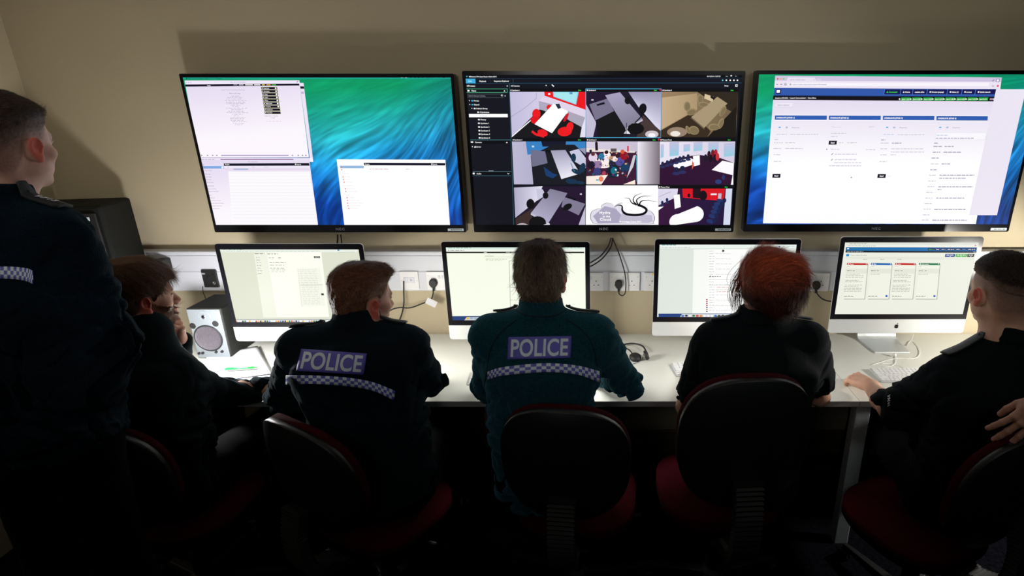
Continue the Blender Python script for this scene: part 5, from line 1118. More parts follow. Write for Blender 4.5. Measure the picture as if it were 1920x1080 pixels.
def grow_hair(parent, T, s, thick, prof, colfn, n, L, flow, seed, extra=None, name='hair', h=0.003, lift=0.12, width=0.0011, droop=0.0, jitter=0.25, noise=0.0015, segs=3, loose=None, thmin_=0.002, edge=None):
    F = Field(); skull(F, T, s); C, R = T
    def th_of(P):
        q = ((P-C)@R)/s; m = np.clip((q[:, 2]-hairline(q[:, 1], prof))/0.016, 0, 1); m = m*m*(3-2*m)
        ear = (np.abs(q[:, 0]) > 0.070)*(np.abs(q[:, 1]+0.006) < 0.030)*(q[:, 2] < 0.016)
        return (thick(q)*m*(1-ear)-0.005*(1-m))
    if extra: extra(F, T)
    def post(P, D):
        q = (P-C)@R; st_ = vnoise(q*np.array([260, 90, 90], np.float32), seed)*noise+vnoise(q*np.array([90, 45, 45], np.float32), seed+1)*noise*1.2
        return D-th_of(P)-st_*(th_of(P) > 0.001)
    V, Q = F.mesh(h, post); N = normals(V, Q); th = th_of(V)
    keep = (th > -0.004)[Q].all(1) if extra is None else (th > -0.006)[Q].all(1); Q = Q[keep]
    P2, Q2 = strands(V, N, th, T, n, L, flow, seed, lift, width, droop, jitter, segs, thmin_)
    nv = len(V); VV = np.concatenate([V, P2]); QQ = np.concatenate([Q, Q2+nv])
    if loose is not None:
        P3, Q3 = loose; QQ = np.concatenate([QQ, Q3+len(VV)]); VV = np.concatenate([VV, P3])
    used = np.unique(QQ); mp = np.full(len(VV), -1); mp[used] = np.arange(len(used)); VV = VV[used]; QQ = mp[QQ]
    q = (VV-C)@R; c = colfn(q/s); rg = np.random.default_rng(seed); k = 1+0.35*vnoise(q*np.array([500, 120, 120], np.float32), 9); sr = np.ones(nv+len(P2)+(len(loose[0]) if loose is not None else 0)); sr[nv:nv+len(P2)] = np.repeat(0.45+1.3*rg.random(n)**1.6, 2*(segs+1)); k = k*sr[used]; c = c*k[:, None]
    if edge is not None:
        ql = q/s; e = np.clip((ql[:, 2]-hairline(ql[:, 1], prof))/edge[1], 0, 1)[:, None]; c = c*e+np.array(edge[0])*(1-e)
    O = np.array(parent.location); return np_mesh(name, VV-O, QQ, M_HAIR, parent, True, color=np.clip(c, 0, 1))

# ---------------------------------------------------------------- people
def person(key, label, C, yaw, pitch, roll, neck, chest, pelvis, S, E, Wr, knees, ankles, style, hands=(None, None), s=1.0, skinc=(0.62, 0.33, 0.25), stub=(0.12, 0.06, 0.035), beard=None, group=None,
           wide=1.0, prof=HL_SHORT, waist=None, arm_h=(0.006, 0.006), body_h=0.0032, fold=0.004, seed=1, standing=False, jaw=1.0, extra_cloth=None, neck_r=1.0, collar=True, sleeve_fold=1.0, flat=None):
    """S,E,Wr: (left, right) shoulders, elbows, wrists in world coordinates"""
    A = lambda v: np.array(v, np.float32)
    C, neck, chest, pelvis = A(C), A(neck), A(chest), A(pelvis); S = [A(v) for v in S]; E = [A(v) for v in E]; Wr = [A(v) for v in Wr]
    R = rotm(yaw, pitch, roll); T = (C, R); right = unit(S[1]-S[0]); base = Vector((pelvis[0], pelvis[1], 0.0)); O = np.array(base)
    root = empty('person', base, 0, label, 'person', group)
    # skin: head and neck, arms with hands, and the hidden trunk, one mesh
    parts = []
    F = Field(); face(F, T, s, neck, jaw); F.slab(neck-A((0, 0, 0.01)), chest, (0.09, 0.06), (0.13, 0.08), right, 0.05)
    parts.append(F.mesh(body_h))
    for i in (0, 1):
        F = Field(); long = style['sleeve'] == 'long'
        F.cone(S[i], E[i], 0.046, 0.039, 0.02)
        m_ = E[i]*0.65+Wr[i]*0.35; F.cone(E[i], m_, 0.038, 0.040, 0.02); F.cone(m_, Wr[i], 0.040, 0.0265, 0.02)
        if hands[i]: hk = dict(hands[i]); fine = hk.pop('fine', 0.0026); hand(F, Wr[i], hk.pop('d'), hk.pop('n'), hk.pop('side'), **hk); parts.append(F.mesh(fine if not long else fine))
        else:
            dd = unit(Wr[i]-E[i]); hand(F, Wr[i], dd*0.8+A((0, 0.5, -0.1)), A((0, 0, -1)), (-1, 1)[i]); parts.append(F.mesh(arm_h[i]))
    F = Field(); F.slab(chest, pelvis, (0.13, 0.08), (0.13, 0.09), right, 0.05)
    for i in (0, 1):
        hp_ = pelvis+right*(-0.09, 0.09)[i]; F.cone(hp_, A(knees[i]), 0.072, 0.052, 0.03); F.cone(A(knees[i]), A(ankles[i]), 0.050, 0.036, 0.02)
    parts.append(F.mesh(0.012))
    V = []; Q = []; n0 = 0
    for v, q in parts: V.append(v); Q.append(q+n0); n0 += len(v)
    V = np.concatenate(V); Q = np.concatenate(Q); c = skin_colors(V, T, s, skinc, stub, prof, beard)
    np_mesh('body', V-O, Q, M_SKIN, root, True, color=c)
    # upper garment
    g = style.get('bulk', 0.012); F = Field(); up = unit(neck-chest)
    ws = waist if waist is not None else (chest+pelvis)/2
    ws = A(ws)
    F.slab(pelvis+A((0, 0, -0.02 if not standing else 0.02)), ws, (0.165*wide+g, 0.115+g), (0.155*wide+g, 0.112+g), right, 0.06); F.slab(ws, chest, (0.155*wide+g, 0.112+g), (0.172*wide+g, 0.112+g), right, 0.06)
    mid = (S[0]+S[1])/2; F.slab(chest, mid*0.75+neck*0.25-up*0.05, (0.172*wide+g, 0.112+g), (0.135*wide+g, 0.080+g), right, 0.05)
    F.slab(mid-up*0.02, neck-up*0.005, (0.13*wide, 0.070+g), (0.062, 0.062), right, 0.05)
    for i in (0, 1):
        F.cone(neck-up*0.01+right*(-0.03, 0.03)[i], S[i], 0.052+g*0.6, 0.052+g, 0.04)
        if style['sleeve'] == 'long':
            F.cone(S[i], E[i], 0.054+g, 0.044+g, 0.04); F.cone(E[i], E[i]*0.3+Wr[i]*0.7, 0.044+g, 0.034+g, 0.02); F.cone(E[i]*0.3+Wr[i]*0.7, Wr[i], 0.034+g, 0.029+g*0.7, 0.01)
        else:
            e = S[i]+(E[i]-S[i])*style.get('len', 0.8); F.cone(S[i], e, 0.056+g, 0.056+g*1.2, 0.04)
    if collar: F.ringband(neck+up*(style.get('collar_z', 0.018)), up, style.get('collar_r', 0.066), style.get('collar_h', 0.020), 0.0055, 0.012, -0.15, 1.0, right)
    if extra_cloth: extra_cloth(F)
    if style['sleeve'] != 'long':
        for i in (0, 1):
            e0 = S[i]+(E[i]-S[i])*(style.get('len', 0.8)+0.06); dd = unit(E[i]-S[i]); F.ell(e0+dd*0.078, V3(0.078, 0.09, 0.09), np.stack([dd, unit(np.cross(dd, A((0.3, 0.5, 0.8)))), unit(np.cross(dd, np.cross(dd, A((0.3, 0.5, 0.8)))))], 1), 0.006, -1)
    def post(P, D):
        w1 = vnoise(P*7, seed)*1.6; a = np.abs(vnoise(P*V3(9, 9, 15)+w1[:, None]*0.7, seed+1)); b = np.abs(vnoise(P*V3(22, 22, 30)+w1[:, None], seed+2))
        lower = np.clip((chest[2]+0.02-P[:, 2])/0.12, 0.25, 1.0); arm = np.clip(np.abs((P-chest)@right)/0.2-0.7, 0, 1)*sleeve_fold
        k = fold*1.5*(lower+arm)*np.clip((neck[2]-0.045-P[:, 2])/0.06+(np.abs((P-neck)@right) > 0.13), 0, 1)
        if flat is not None: k = k*np.clip((np.linalg.norm((P-A(flat))*V3(1, 1, 1.5), axis=1)-0.12)/0.10, 0.12, 1)
        return D+k*2.2*(np.clip(1-a*2.6, 0, 1)-0.25)+k*0.8*(np.clip(1-b*2.5, 0, 1)-0.25)
    V, Q = F.mesh(0.0055, post); cl = np_mesh(style['name'], V-O, Q, style['mat'], root, True)
    bvh = BVHTree.FromPolygons([tuple(v) for v in V], [tuple(int(x) for x in q) for q in Q])
    # trousers and shoes
    F = Field(); F.slab(pelvis+right*0.0+A((0, 0, 0.03)), pelvis-A((0, 0, 0.04)), (0.165, 0.12), (0.16, 0.12), right, 0.04)
    for i in (0, 1):
        hp_ = pelvis+right*(-0.09, 0.09)[i]-A((0, 0, 0.02)); k_ = A(knees[i]); an = A(ankles[i]); F.cone(hp_, k_, 0.092, 0.070, 0.05); F.cone(k_, an, 0.066, 0.056, 0.03)
    V, Q = F.mesh(0.011, lambda P, D: D+0.006*np.abs(vnoise(P*V3(12, 12, 16), seed+5))); np_mesh('trousers', V-O, Q, M_TROUSER, root, True)
    for i in (0, 1):
        an = A(ankles[i]); F = Field(); f = unit(A((-right[1], right[0], 0))); F.slab(A((an[0], an[1], 0.035))-f*0.04, A((an[0], an[1], 0.03))+f*0.15, (0.040, 0.034), (0.044, 0.026), right, 0.02); F.cone(A((an[0], an[1], 0.05)), A((an[0], an[1], 0.10)), 0.045, 0.048, 0.02)
        V, Q = F.mesh(0.008); V[:, 2] = np.maximum(V[:, 2], 0.002); np_mesh('shoe', V-O, Q, M_SHOE, root, True)
    return root, cl, bvh, T
def drape(bvh, pts, d, lift):
    """projects points along d onto the garment, lifted off it"""
    d = Vector(d).normalized(); out = []; last = None
    for p in pts:
        h = bvh.ray_cast(Vector(p)-d*0.6, d, 1.2)
        out.append(h[0]-d*lift if h[0] is not None else None)
    ok = [i for i, v in enumerate(out) if v is not None]
    for i, v in enumerate(out):
        if v is None:
            j = min(ok, key=lambda k: (Vector(pts[k])-Vector(pts[i])).length); out[i] = out[j]+(Vector(pts[i])-Vector(pts[j]))*0.7
    return out
def smooth_hits(px, bvh, guess, deg_u=2, deg_v=2, share=None):
    """distance along each view ray to the garment, evened out so that creases do not tear a stiff badge"""
    px = np.array(px, float); b_ = px[:share]; u = (px[:, 0]-b_[:, 0].mean())/(np.ptp(b_[:, 0])/2+1e-6); v = (px[:, 1]-b_[:, 1].mean())/(np.ptp(b_[:, 1])/2+1e-6); rays = [ray(*p).normalized() for p in px]; t = []
    for i_, r in enumerate(rays):
        if share is not None and i_ >= share: t.append(np.nan); continue
        h = bvh.ray_cast(CAM, r, 6.0); t.append(h[3] if h[0] is not None and abs(h[0].y-guess) < 0.35 else np.nan)
    t = np.array(t); M = np.stack([u**i*v**j for i in range(deg_u+1) for j in range(deg_v+1) if i+j <= max(deg_u, deg_v)], 1); ok = ~np.isnan(t)
    for _ in range(4):
        c = np.linalg.lstsq(M[ok], t[ok], rcond=None)[0]; res = t-M@c; ok = ~np.isnan(t) & (np.abs(np.nan_to_num(res, nan=1)) < 0.02)
    f = M@c; off = np.clip(np.percentile((f-t)[ok], 98), 0.0, 0.014)
    return [CAM+rays[i]*float(f[i]-off) for i in range(len(px))], rays
def cloth_patch(name, cl, root, bvh, quad, nu, nv, mats, lift, mi=None, d=None, thick=0.0015):
    """quad: TL TR BR BL pixels (with depth guess Y); draped onto the garment from the camera side"""
    pts = []
    for j in range(nv+1):
        for i in range(nu+1):
            u, v = i/nu, j/nv; x = [sum(w_*quad[k][m] for k, w_ in enumerate(((1-u)*(1-v), u*(1-v), u*v, (1-u)*v))) for m in range(2)]
            pts.append(x)
    H, rs = smooth_hits(pts, bvh, root.location.y-0.12); W = [h-r*lift for h, r in zip(H, rs)]
    # smooth the drape so that folds do not tear the pattern
    F = [[j*(nu+1)+i, j*(nu+1)+i+1, (j+1)*(nu+1)+i+1, (j+1)*(nu+1)+i] for j in range(nv) for i in range(nu)]
    o = np_mesh(name, [w_-root.location for w_ in W], F, mats, cl, True, mi=mi)
    sm = o.modifiers.new('thickness', 'SOLIDIFY'); sm.thickness = thick; sm.offset = 0
    return o
def police_patch(cl, root, bvh, quad, lift=0.004):
    bg = cloth_patch('back_patch', cl, root, bvh, quad, 24, 8, M_PATCH, lift); bg['label'] = 'violet-blue back panel with silver POLICE lettering'
    vs, fs = text_geo('POLICE', 1.0, 0.022, 'LEFT', 1.02, res=7)
    import bmesh
    bm = bmesh.new(); bv = [bm.verts.new(v) for v in vs]
    for f in fs:
        try: bm.faces.new([bv[i] for i in f])
        except ValueError: pass
    bmesh.ops.triangulate(bm, faces=bm.faces[:]); bmesh.ops.subdivide_edges(bm, edges=[e for e in bm.edges if e.calc_length() > 0.12], cuts=2, use_grid_fill=True)
    bmesh.ops.triangulate(bm, faces=bm.faces[:])
    bm.verts.index_update(); x0 = min(v.co.x for v in bm.verts); x1 = max(v.co.x for v in bm.verts); y0 = min(v.co.y for v in bm.verts); y1 = max(v.co.y for v in bm.verts); W = []; PXL = []
    for v in bm.verts:
        u = 0.05+0.90*(v.co.x-x0)/(x1-x0); t = 0.90-0.80*(v.co.y-y0)/(y1-y0)
        x = [sum(w_*quad[k][m] for k, w_ in enumerate(((1-u)*(1-t), u*(1-t), u*t, (1-u)*t))) for m in range(2)]; PXL.append(x)
    # the letters follow the same smooth surface as the panel under them
    gp = [[sum(w_*quad[k][m] for k, w_ in enumerate(((1-u)*(1-v), u*(1-v), u*v, (1-u)*v))) for m in range(2)] for v in np.linspace(0, 1, 9) for u in np.linspace(0, 1, 25)]
    H, rs = smooth_hits(gp+PXL, bvh, root.location.y-0.12, share=len(gp)); W = [h-r*(lift+0.0022)-root.location for h, r in zip(H[len(gp):], rs[len(gp):])]
    F = [[v.index for v in f.verts] for f in bm.faces]; bm.free(); np_mesh('lettering', W, F, M_RETRO, cl, False)
def check_band(cl, root, bvh, top, bot, ncol, lift=0.004, rows=3):
    """top, bot: pixel polylines of the two edges"""
    P = catmull([(x, y, 0) for x, y in top], 12); Q = catmull([(x, y, 0) for x, y in bot], 12)
    def samp(C_, t):
        k = t*(len(C_)-1); i = min(int(k), len(C_)-2); return C_[i]*(1-(k-i))+C_[i+1]*(k-i)
    W = []; sub = 2; nu = ncol*sub; nv = rows
    for j in range(nv+1):
        for i in range(nu+1):
            a = samp(P, i/nu)*(1-j/nv)+samp(Q, i/nu)*(j/nv); W.append((a.x, a.y))
    H, rs = smooth_hits(W, bvh, root.location.y-0.12, 5, 1); W = [h-r*lift for h, r in zip(H, rs)]
    F = [[j*(nu+1)+i, j*(nu+1)+i+1, (j+1)*(nu+1)+i+1, (j+1)*(nu+1)+i] for j in range(nv) for i in range(nu)]; mi = [((i//sub)+j) % 2 for j in range(nv) for i in range(nu)]
    o = np_mesh('checked_band', [w_-root.location for w_ in W], F, [M_RETRO, M_RETROB], cl, True, mi=mi); sm = o.modifiers.new('thickness', 'SOLIDIFY'); sm.thickness = 0.0015; sm.offset = 0; o['label'] = 'blue and silver checked reflective band'
def seam(cl, root, bvh, px, w_=0.0035):
    P = catmull([(x, y, 0) for x, y in px], 8); W = []
    for p in P:
        r = ray(p.x, p.y).normalized(); h = bvh.ray_cast(CAM, r, 6.0)
        if h[0] is not None: W.append(h[0]-r*0.001-root.location)
    if len(W) > 2: MB().tube(W, w_/2, 6).build('seam', mat('seam_thread', (0.002, 0.006, 0.009), 0.8), cl, smooth=True)
def epaulette(cl, root, bvh, a, b, wa, wb, digits=None, up=(0, 0, 1)):
    """strap from shoulder tip a to neck side b (world points), laid on the shoulder from above"""
    a, b = Vector(a), Vector(b); t = (b-a); sd = Vector((-t.y, t.x, 0)).normalized(); n = 10; top = []
    for i in range(n+1):
        u = i/n; wd = wa+(wb-wa)*u
        if i == n: wd *= 0.55
        if i == 0: wd *= 0.8
        for k in (-1, 0, 1):
            p = a+t*u+sd*wd/2*k; h = bvh.ray_cast(p+Vector((0, 0, 0.3)), Vector((0, 0, -1)), 0.6); z = h[0].z if h[0] is not None else p.z; top.append(Vector((p.x, p.y, z+0.009)))
    # straps are stiff: even out the height
    F = [[i*3+k, i*3+k+1, (i+1)*3+k+1, (i+1)*3+k] for i in range(n) for k in range(2)]
    o = np_mesh('epaulette', [v-root.location for v in top], F, mat('epaulette_cloth', (0.008, 0.011, 0.018), 0.55, bump=(500, 0.3)), cl, True); sm = o.modifiers.new('thickness', 'SOLIDIFY'); sm.thickness = 0.007; sm.offset = 0
    bv = o.modifiers.new('bevel', 'BEVEL'); bv.width = 0.0015; bv.segments = 2
    m = MB(); q = top[-5]; m.lathe([(0.005, -0.002), (0.005, 0.0055), (0.003, 0.0065), (0, 0.0065)], 12, Matrix.Translation(q-root.location), caps=False); m.build('button', M_BLACKM, cl, smooth=True)
    if digits:
        vs, fs = text_geo(digits, 0.026, 0.03, 'CENTER', 1.05); W = []
        for v in vs:
            p = a+t*(0.42-v.x/t.length)-sd*(v.y-0.010); h = bvh.ray_cast(p+Vector((0, 0, 0.3)), Vector((0, 0, -1)), 0.6); W.append(Vector((p.x, p.y, (h[0].z if h[0] is not None else p.z)+0.0145))-root.location)
        np_mesh('collar_number', W, fs, mat('white_thread', (0.8, 0.8, 0.85), 0.6), cl, False)
    return o
# ---------------------------------------------------------------- the seven people
FL = dict(name='fleece_jacket', mat=M_JACKET, sleeve='long', bulk=0.016, collar_r=0.070, collar_h=0.026, collar_z=0.050)
SH = dict(name='uniform_shirt', mat=M_SHIRT, sleeve='short', bulk=0.010, collar_r=0.071, collar_h=0.020, collar_z=0.045, len=0.86)
def flow_back(q): return np.stack([q[:, 0]*2.0, -0.4-q[:, 1]*2, -0.9-q[:, 2]*4], -1)
def flow_fwd(q): return np.stack([q[:, 0]*0.5+0.3, np.full(len(q), 0.9), np.full(len(q), 0.1)], -1)
def nearY(px, py, Y): return tuple(at(px, py, Y))
GRP = 'people watching the screens'

# D: central officer
nx = -0.213
root, cl, bvh, T = person('D', 'person with short greying hair, navy jacket with level POLICE patch, back squarely to us',
    nearY(1014, 524, -0.835), 0.02, 0.22, 0.0, (nx, -0.885, 1.165), (nx, -0.905, 1.00), (nx, -0.95, 0.58),
    [(nx-0.178, -0.885, 1.105), (nx+0.185, -0.885, 1.105)], [nearY(916, 722, -0.80), nearY(1178, 716, -0.80)], [(-0.36, -0.54, 0.79), (-0.05, -0.54, 0.79)],
    [(nx-0.13, -0.45, 0.56), (nx+0.13, -0.45, 0.56)], [(nx-0.13, -0.40, 0.10), (nx+0.13, -0.42, 0.10)], FL, flat=nearY(1012, 660, -1.0), stub=(0.20, 0.13, 0.09), wide=1.05, fold=0.0035, seed=21, group=GRP, arm_h=(0.006, 0.006))
police_patch(cl, root, bvh, [(953, 632), (1072, 630), (1070, 671), (951, 674)])
check_band(cl, root, bvh, [(914, 697), (945, 688), (1020, 681), (1080, 685), (1124, 696)], [(914, 712), (945, 704), (1020, 698), (1080, 702), (1124, 717)], 31)
for sm_ in ([(968, 600), (940, 622), (920, 655), (912, 700), (905, 740)], [(1062, 598), (1092, 620), (1112, 650), (1122, 700), (1135, 745), (1138, 775)], [(962, 578), (985, 590), (1015, 594), (1045, 590), (1066, 576)]): seam(cl, root, bvh, sm_)
epaulette(cl, root, bvh, (nx-0.165, -0.85, 1.17), (nx-0.085, -0.865, 1.20), 0.055, 0.035)
epaulette(cl, root, bvh, (nx+0.20, -0.85, 1.16), (nx+0.085, -0.865, 1.20), 0.055, 0.035)
DP = ([-0.12, -0.05, -0.034, -0.026, 0.012, 0.020, 0.048, 0.070, 0.095], [-0.090, -0.080, -0.050, 0.010, 0.010, 0.0, 0.030, 0.066, 0.074])
def dcol(q):
    g = np.clip(0.25+np.abs(q[:, 0])*9-q[:, 2]*3, 0, 1)[:, None]; return np.array([0.045, 0.026, 0.016])*(1-g)+np.array([0.26, 0.19, 0.125])*g  # greying sides, with the highlights there also put into the colour
grow_hair(root, T, 1.0, lambda q: 0.013+0.010*np.clip((q[:, 2]-0.05)/0.06, 0, 1)-0.006*np.clip((-q[:, 2]-0.03)/0.05, 0, 1), DP, dcol, 11000, 0.034, flow_back, 31, width=0.0014, lift=0.16, jitter=0.26, noise=0.003, edge=((0.30, 0.19, 0.14), 0.02))

# C: officer left of centre, head turned right
root, cl, bvh, T = person('C', 'person looking to the right with cropped brown hair, jacket with tilted POLICE patch',
    nearY(680, 561, -0.84), -0.62, 0.12, 0.0, nearY(668, 622, -0.89), nearY(668, 690, -0.93), (-0.80, -0.97, 0.58),
    [nearY(564, 655, -0.90), nearY(765, 650, -0.86)], [nearY(532, 748, -0.80), nearY(806, 718, -0.78)], [(-0.92, -0.58, 0.79), nearY(797, 690, -0.56)],
    [(-0.95, -0.45, 0.56), (-0.68, -0.45, 0.56)], [(-0.95, -0.40, 0.10), (-0.66, -0.42, 0.10)], dict(FL, mat=mat('dark_navy_fleece', (0.003, 0.008, 0.013), 0.95, sheen=0.06, noise=(140, 0.3), bump=(260, 0.5), spec=0.12)),
    hands=(None, dict(d=(-0.25, 0.1, 1.0), n=(-0.6, 0.5, 0.0), side=1, curl=(0.35, 0.4, 0.5, 0.5))), stub=(0.17, 0.085, 0.048), beard=(0.20, 0.09, 0.05, 0.45), skinc=(0.60, 0.31, 0.23), wide=1.05, flat=nearY(630, 682, -1.04), seed=41, group=GRP, fold=0.0035)
police_patch(cl, root, bvh, [(565, 654), (688, 663), (682, 703), (555, 695)])
check_band(cl, root, bvh, [(536, 704), (590, 704), (650, 708), (700, 717), (741, 733)], [(536, 721), (590, 720), (650, 724), (700, 733), (739, 751)], 30)
epaulette(cl, root, bvh, nearY(552, 632, -0.86), nearY(610, 618, -0.87), 0.055, 0.035)
epaulette(cl, root, bvh, nearY(765, 622, -0.84), nearY(712, 612, -0.86), 0.055, 0.035)
def ccol(q):
    g = np.clip((q[:, 2]-0.03)/0.06, 0, 1)[:, None]; return np.array([0.15, 0.066, 0.036])*(1-g)+np.array([0.15, 0.055, 0.026])*g
grow_hair(root, T, 1.0, lambda q: 0.0045+0.012*np.clip((q[:, 2]-0.045)/0.05, 0, 1)+0.020*np.clip((q[:, 1]-0.035)/0.05, 0, 1)*np.clip((q[:, 2]-0.06)/0.03, 0, 1), HL_SHORT, ccol, 8000,
          lambda q: 0.008+0.020*np.clip((q[:, 2]-0.05)/0.05, 0, 1), lambda q: np.where((q[:, 2] > 0.06)[:, None], flow_fwd(q), flow_back(q)), 33, lift=0.35, width=0.0010, jitter=0.3, edge=((0.27, 0.14, 0.09), 0.03))

# E: red-haired woman
root, cl, bvh, T = person('E', 'person with red pinned-up hair and short-sleeved black shirt, seated with back to us',
    nearY(1436, 535, -0.85), 0.05, 0.15, 0.0, (0.552, -0.90, 1.150), (0.552, -0.92, 0.99), (0.53, -0.97, 0.60),
    [(0.552-0.165, -0.90, 1.085), (0.552+0.165, -0.90, 1.085)], [nearY(1288, 762, -0.82), nearY(1535, 742, -0.82)], [(0.40, -0.56, 0.775), (0.62, -0.54, 0.775)],
    [(0.44, -0.45, 0.56), (0.66, -0.45, 0.56)], [(0.44, -0.40, 0.10), (0.66, -0.42, 0.10)], dict(SH, bulk=0.013, len=0.70), stub=(0.3, 0.08, 0.03), s=0.96, skinc=(0.58, 0.30, 0.20), seed=61, group=GRP, fold=0.0028, neck_r=0.85, arm_h=(0.004, 0.005))
epaulette(cl, root, bvh, (0.552-0.175, -0.875, 1.15), (0.552-0.075, -0.885, 1.18), 0.050, 0.034)
epaulette(cl, root, bvh, (0.552+0.175, -0.875, 1.15), (0.552+0.075, -0.885, 1.18), 0.050, 0.034)
EP = ([-0.12, -0.05, -0.034, -0.026, 0.012, 0.020, 0.048, 0.070, 0.095], [-0.085, -0.080, -0.070, -0.06, -0.05, -0.01, 0.030, 0.060, 0.070])
def eextra(F, T):
    C, R = T; g = lambda *c: C+R@np.array(c, np.float32)
    F.ell(g(0.035, -0.075, 0.055), V3(0.050, 0.045, 0.050), R, 0.02); F.ell(g(0.070, -0.035, 0.050), V3(0.036, 0.048, 0.045), R, 0.015); F.ell(g(0.066, -0.05, -0.005), V3(0.038, 0.045, 0.055), R, 0.02)
    F.ell(g(0.000, -0.090, -0.005), V3(0.060, 0.035, 0.055), R, 0.02); F.ell(g(0.025, -0.080, -0.055), V3(0.045, 0.034, 0.038), R, 0.02); F.ell(g(-0.045, -0.05, 0.03), V3(0.045, 0.055, 0.065), R, 0.02)
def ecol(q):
    g = np.clip(0.22+q[:, 2]*8-q[:, 0]*0.8, 0.03, 1)[:, None]; return np.array([0.050, 0.011, 0.008])*(1-g)+np.array([0.50, 0.085, 0.030])*g  # light from above put into the colour: bright crown, dark lower hair
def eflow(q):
    top = q[:, 2] > 0.02
    a = np.stack([0.9-q[:, 0]*5, -0.5+q[:, 0]*0, 0.10-q[:, 2]*0-np.clip(q[:, 0]*9, -1, 1)*0.9], -1); b = np.stack([0.3-q[:, 0]*8, -0.3+q[:, 0]*0, -0.7+np.sin(q[:, 0]*60)*0.6], -1)
    return np.where(top[:, None], a, b)
C_, R_ = T; lo = []
rg = np.random.default_rng(4); Lp = []; Lq = []
for i in range(150):
    side = 0 if i < 110 else 1
    p0 = np.array([-0.074, -0.01, 0.065]) if side == 0 else np.array([0.085, -0.03, 0.05]); p0 = p0+rg.normal(0, (0.008, 0.022, 0.012))
    ln = rg.uniform(0.07, 0.165) if side == 0 else rg.uniform(0.03, 0.07); P = []
    bend = rg.uniform(0.010, 0.052) if side == 0 else -rg.uniform(-0.005, 0.02)
    for j in range(7):
        u = j/6; P.append(p0+np.array([-bend*math.sin(u*2.1), 0.012*math.sin(3*u+i), -ln*u]))
    for j, p in enumerate(P):
        w_ = 0.0009*(1-0.6*j/6); Lp += [C_+R_@(p+np.array([-w_, 0, 0])), C_+R_@(p+np.array([w_, 0, 0]))]
    b = i*14; Lq += [[b+2*j, b+2*j+1, b+2*j+3, b+2*j+2] for j in range(6)]
EARS = False
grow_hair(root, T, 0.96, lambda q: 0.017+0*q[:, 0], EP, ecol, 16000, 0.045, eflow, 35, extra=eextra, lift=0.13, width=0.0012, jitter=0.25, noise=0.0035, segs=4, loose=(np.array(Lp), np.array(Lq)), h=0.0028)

# F: man at the right edge
EARS = True
FADE = True
root, cl, bvh, T = person('F', 'person with shaved sides and dark top hair, bare forearm on the bright desk',
    nearY(1877, 549, -0.95), 0.03, 0.10, 0.03, nearY(1888, 648, -1.00), (1.30, -1.03, 0.92), (1.27, -1.03, 0.58),
    [nearY(1790, 706, -1.01), nearY(1990, 700, -1.01)], [nearY(1668, 766, -0.88), (1.56, -0.85, 0.80)], [tuple(atz(1630, 722, 0.782)), (1.52, -0.66, 0.79)],
    [(1.17, -0.52, 0.58), (1.42, -0.52, 0.58)], [(1.16, -0.42, 0.10), (1.42, -0.42, 0.10)], dict(SH, bulk=0.014, len=0.97),
    hands=(dict(d=(-0.30, 0.92, -0.12), n=(0.25, 0.0, -1), side=-1, curl=(0.65, 0.7, 0.75, 0.75), thumb=(0.35, 0.35)), None), stub=(0.20, 0.12, 0.09), skinc=(0.66, 0.37, 0.26), s=1.0, seed=81, group=GRP, wide=1.08,
    prof=([-0.12, -0.05, -0.034, -0.026, 0.012, 0.020, 0.048, 0.070, 0.095], [-0.050, -0.045, -0.020, 0.016, 0.016, 0.0, 0.030, 0.066, 0.074]))
epaulette(cl, root, bvh, nearY(1765, 688, -0.99), nearY(1835, 660, -0.99), 0.055, 0.038)
FP = ([-0.12, -0.08, -0.034, 0.0, 0.05, 0.070, 0.095], [0.000, 0.012, 0.036, 0.046, 0.052, 0.066, 0.074])
grow_hair(root, T, 1.0, lambda q: 0.003+0.014*np.clip((q[:, 2]-0.045)/0.05, 0, 1), FP, lambda q: np.tile(np.array([0.030, 0.017, 0.012]), (len(q), 1)), 10000, lambda q: 0.005+0.020*np.clip((q[:, 2]-0.045)/0.04, 0, 1), flow_fwd, 37, lift=0.9, jitter=0.5, thmin_=0.0002, noise=0.0006, edge=((0.27, 0.16, 0.115), 0.045))
FADE = False
# small sleeve lettering
vs, fs = text_geo('WMA', 0.017, 0.03, 'LEFT', 1.0); e0 = Vector(); W_pts = []
for v in vs:
    r = ray(1669+v.y*-420+0, 742+v.x*-520+20).normalized(); h = bvh.ray_cast(CAM, r, 5.0); W_pts.append((h[0] if h[0] is not None else at(1672, 752, -0.9))-r*0.003-root.location)
np_mesh('sleeve_lettering', W_pts, fs, mat('white_thread', (0.8, 0.8, 0.85), 0.6), cl, False)

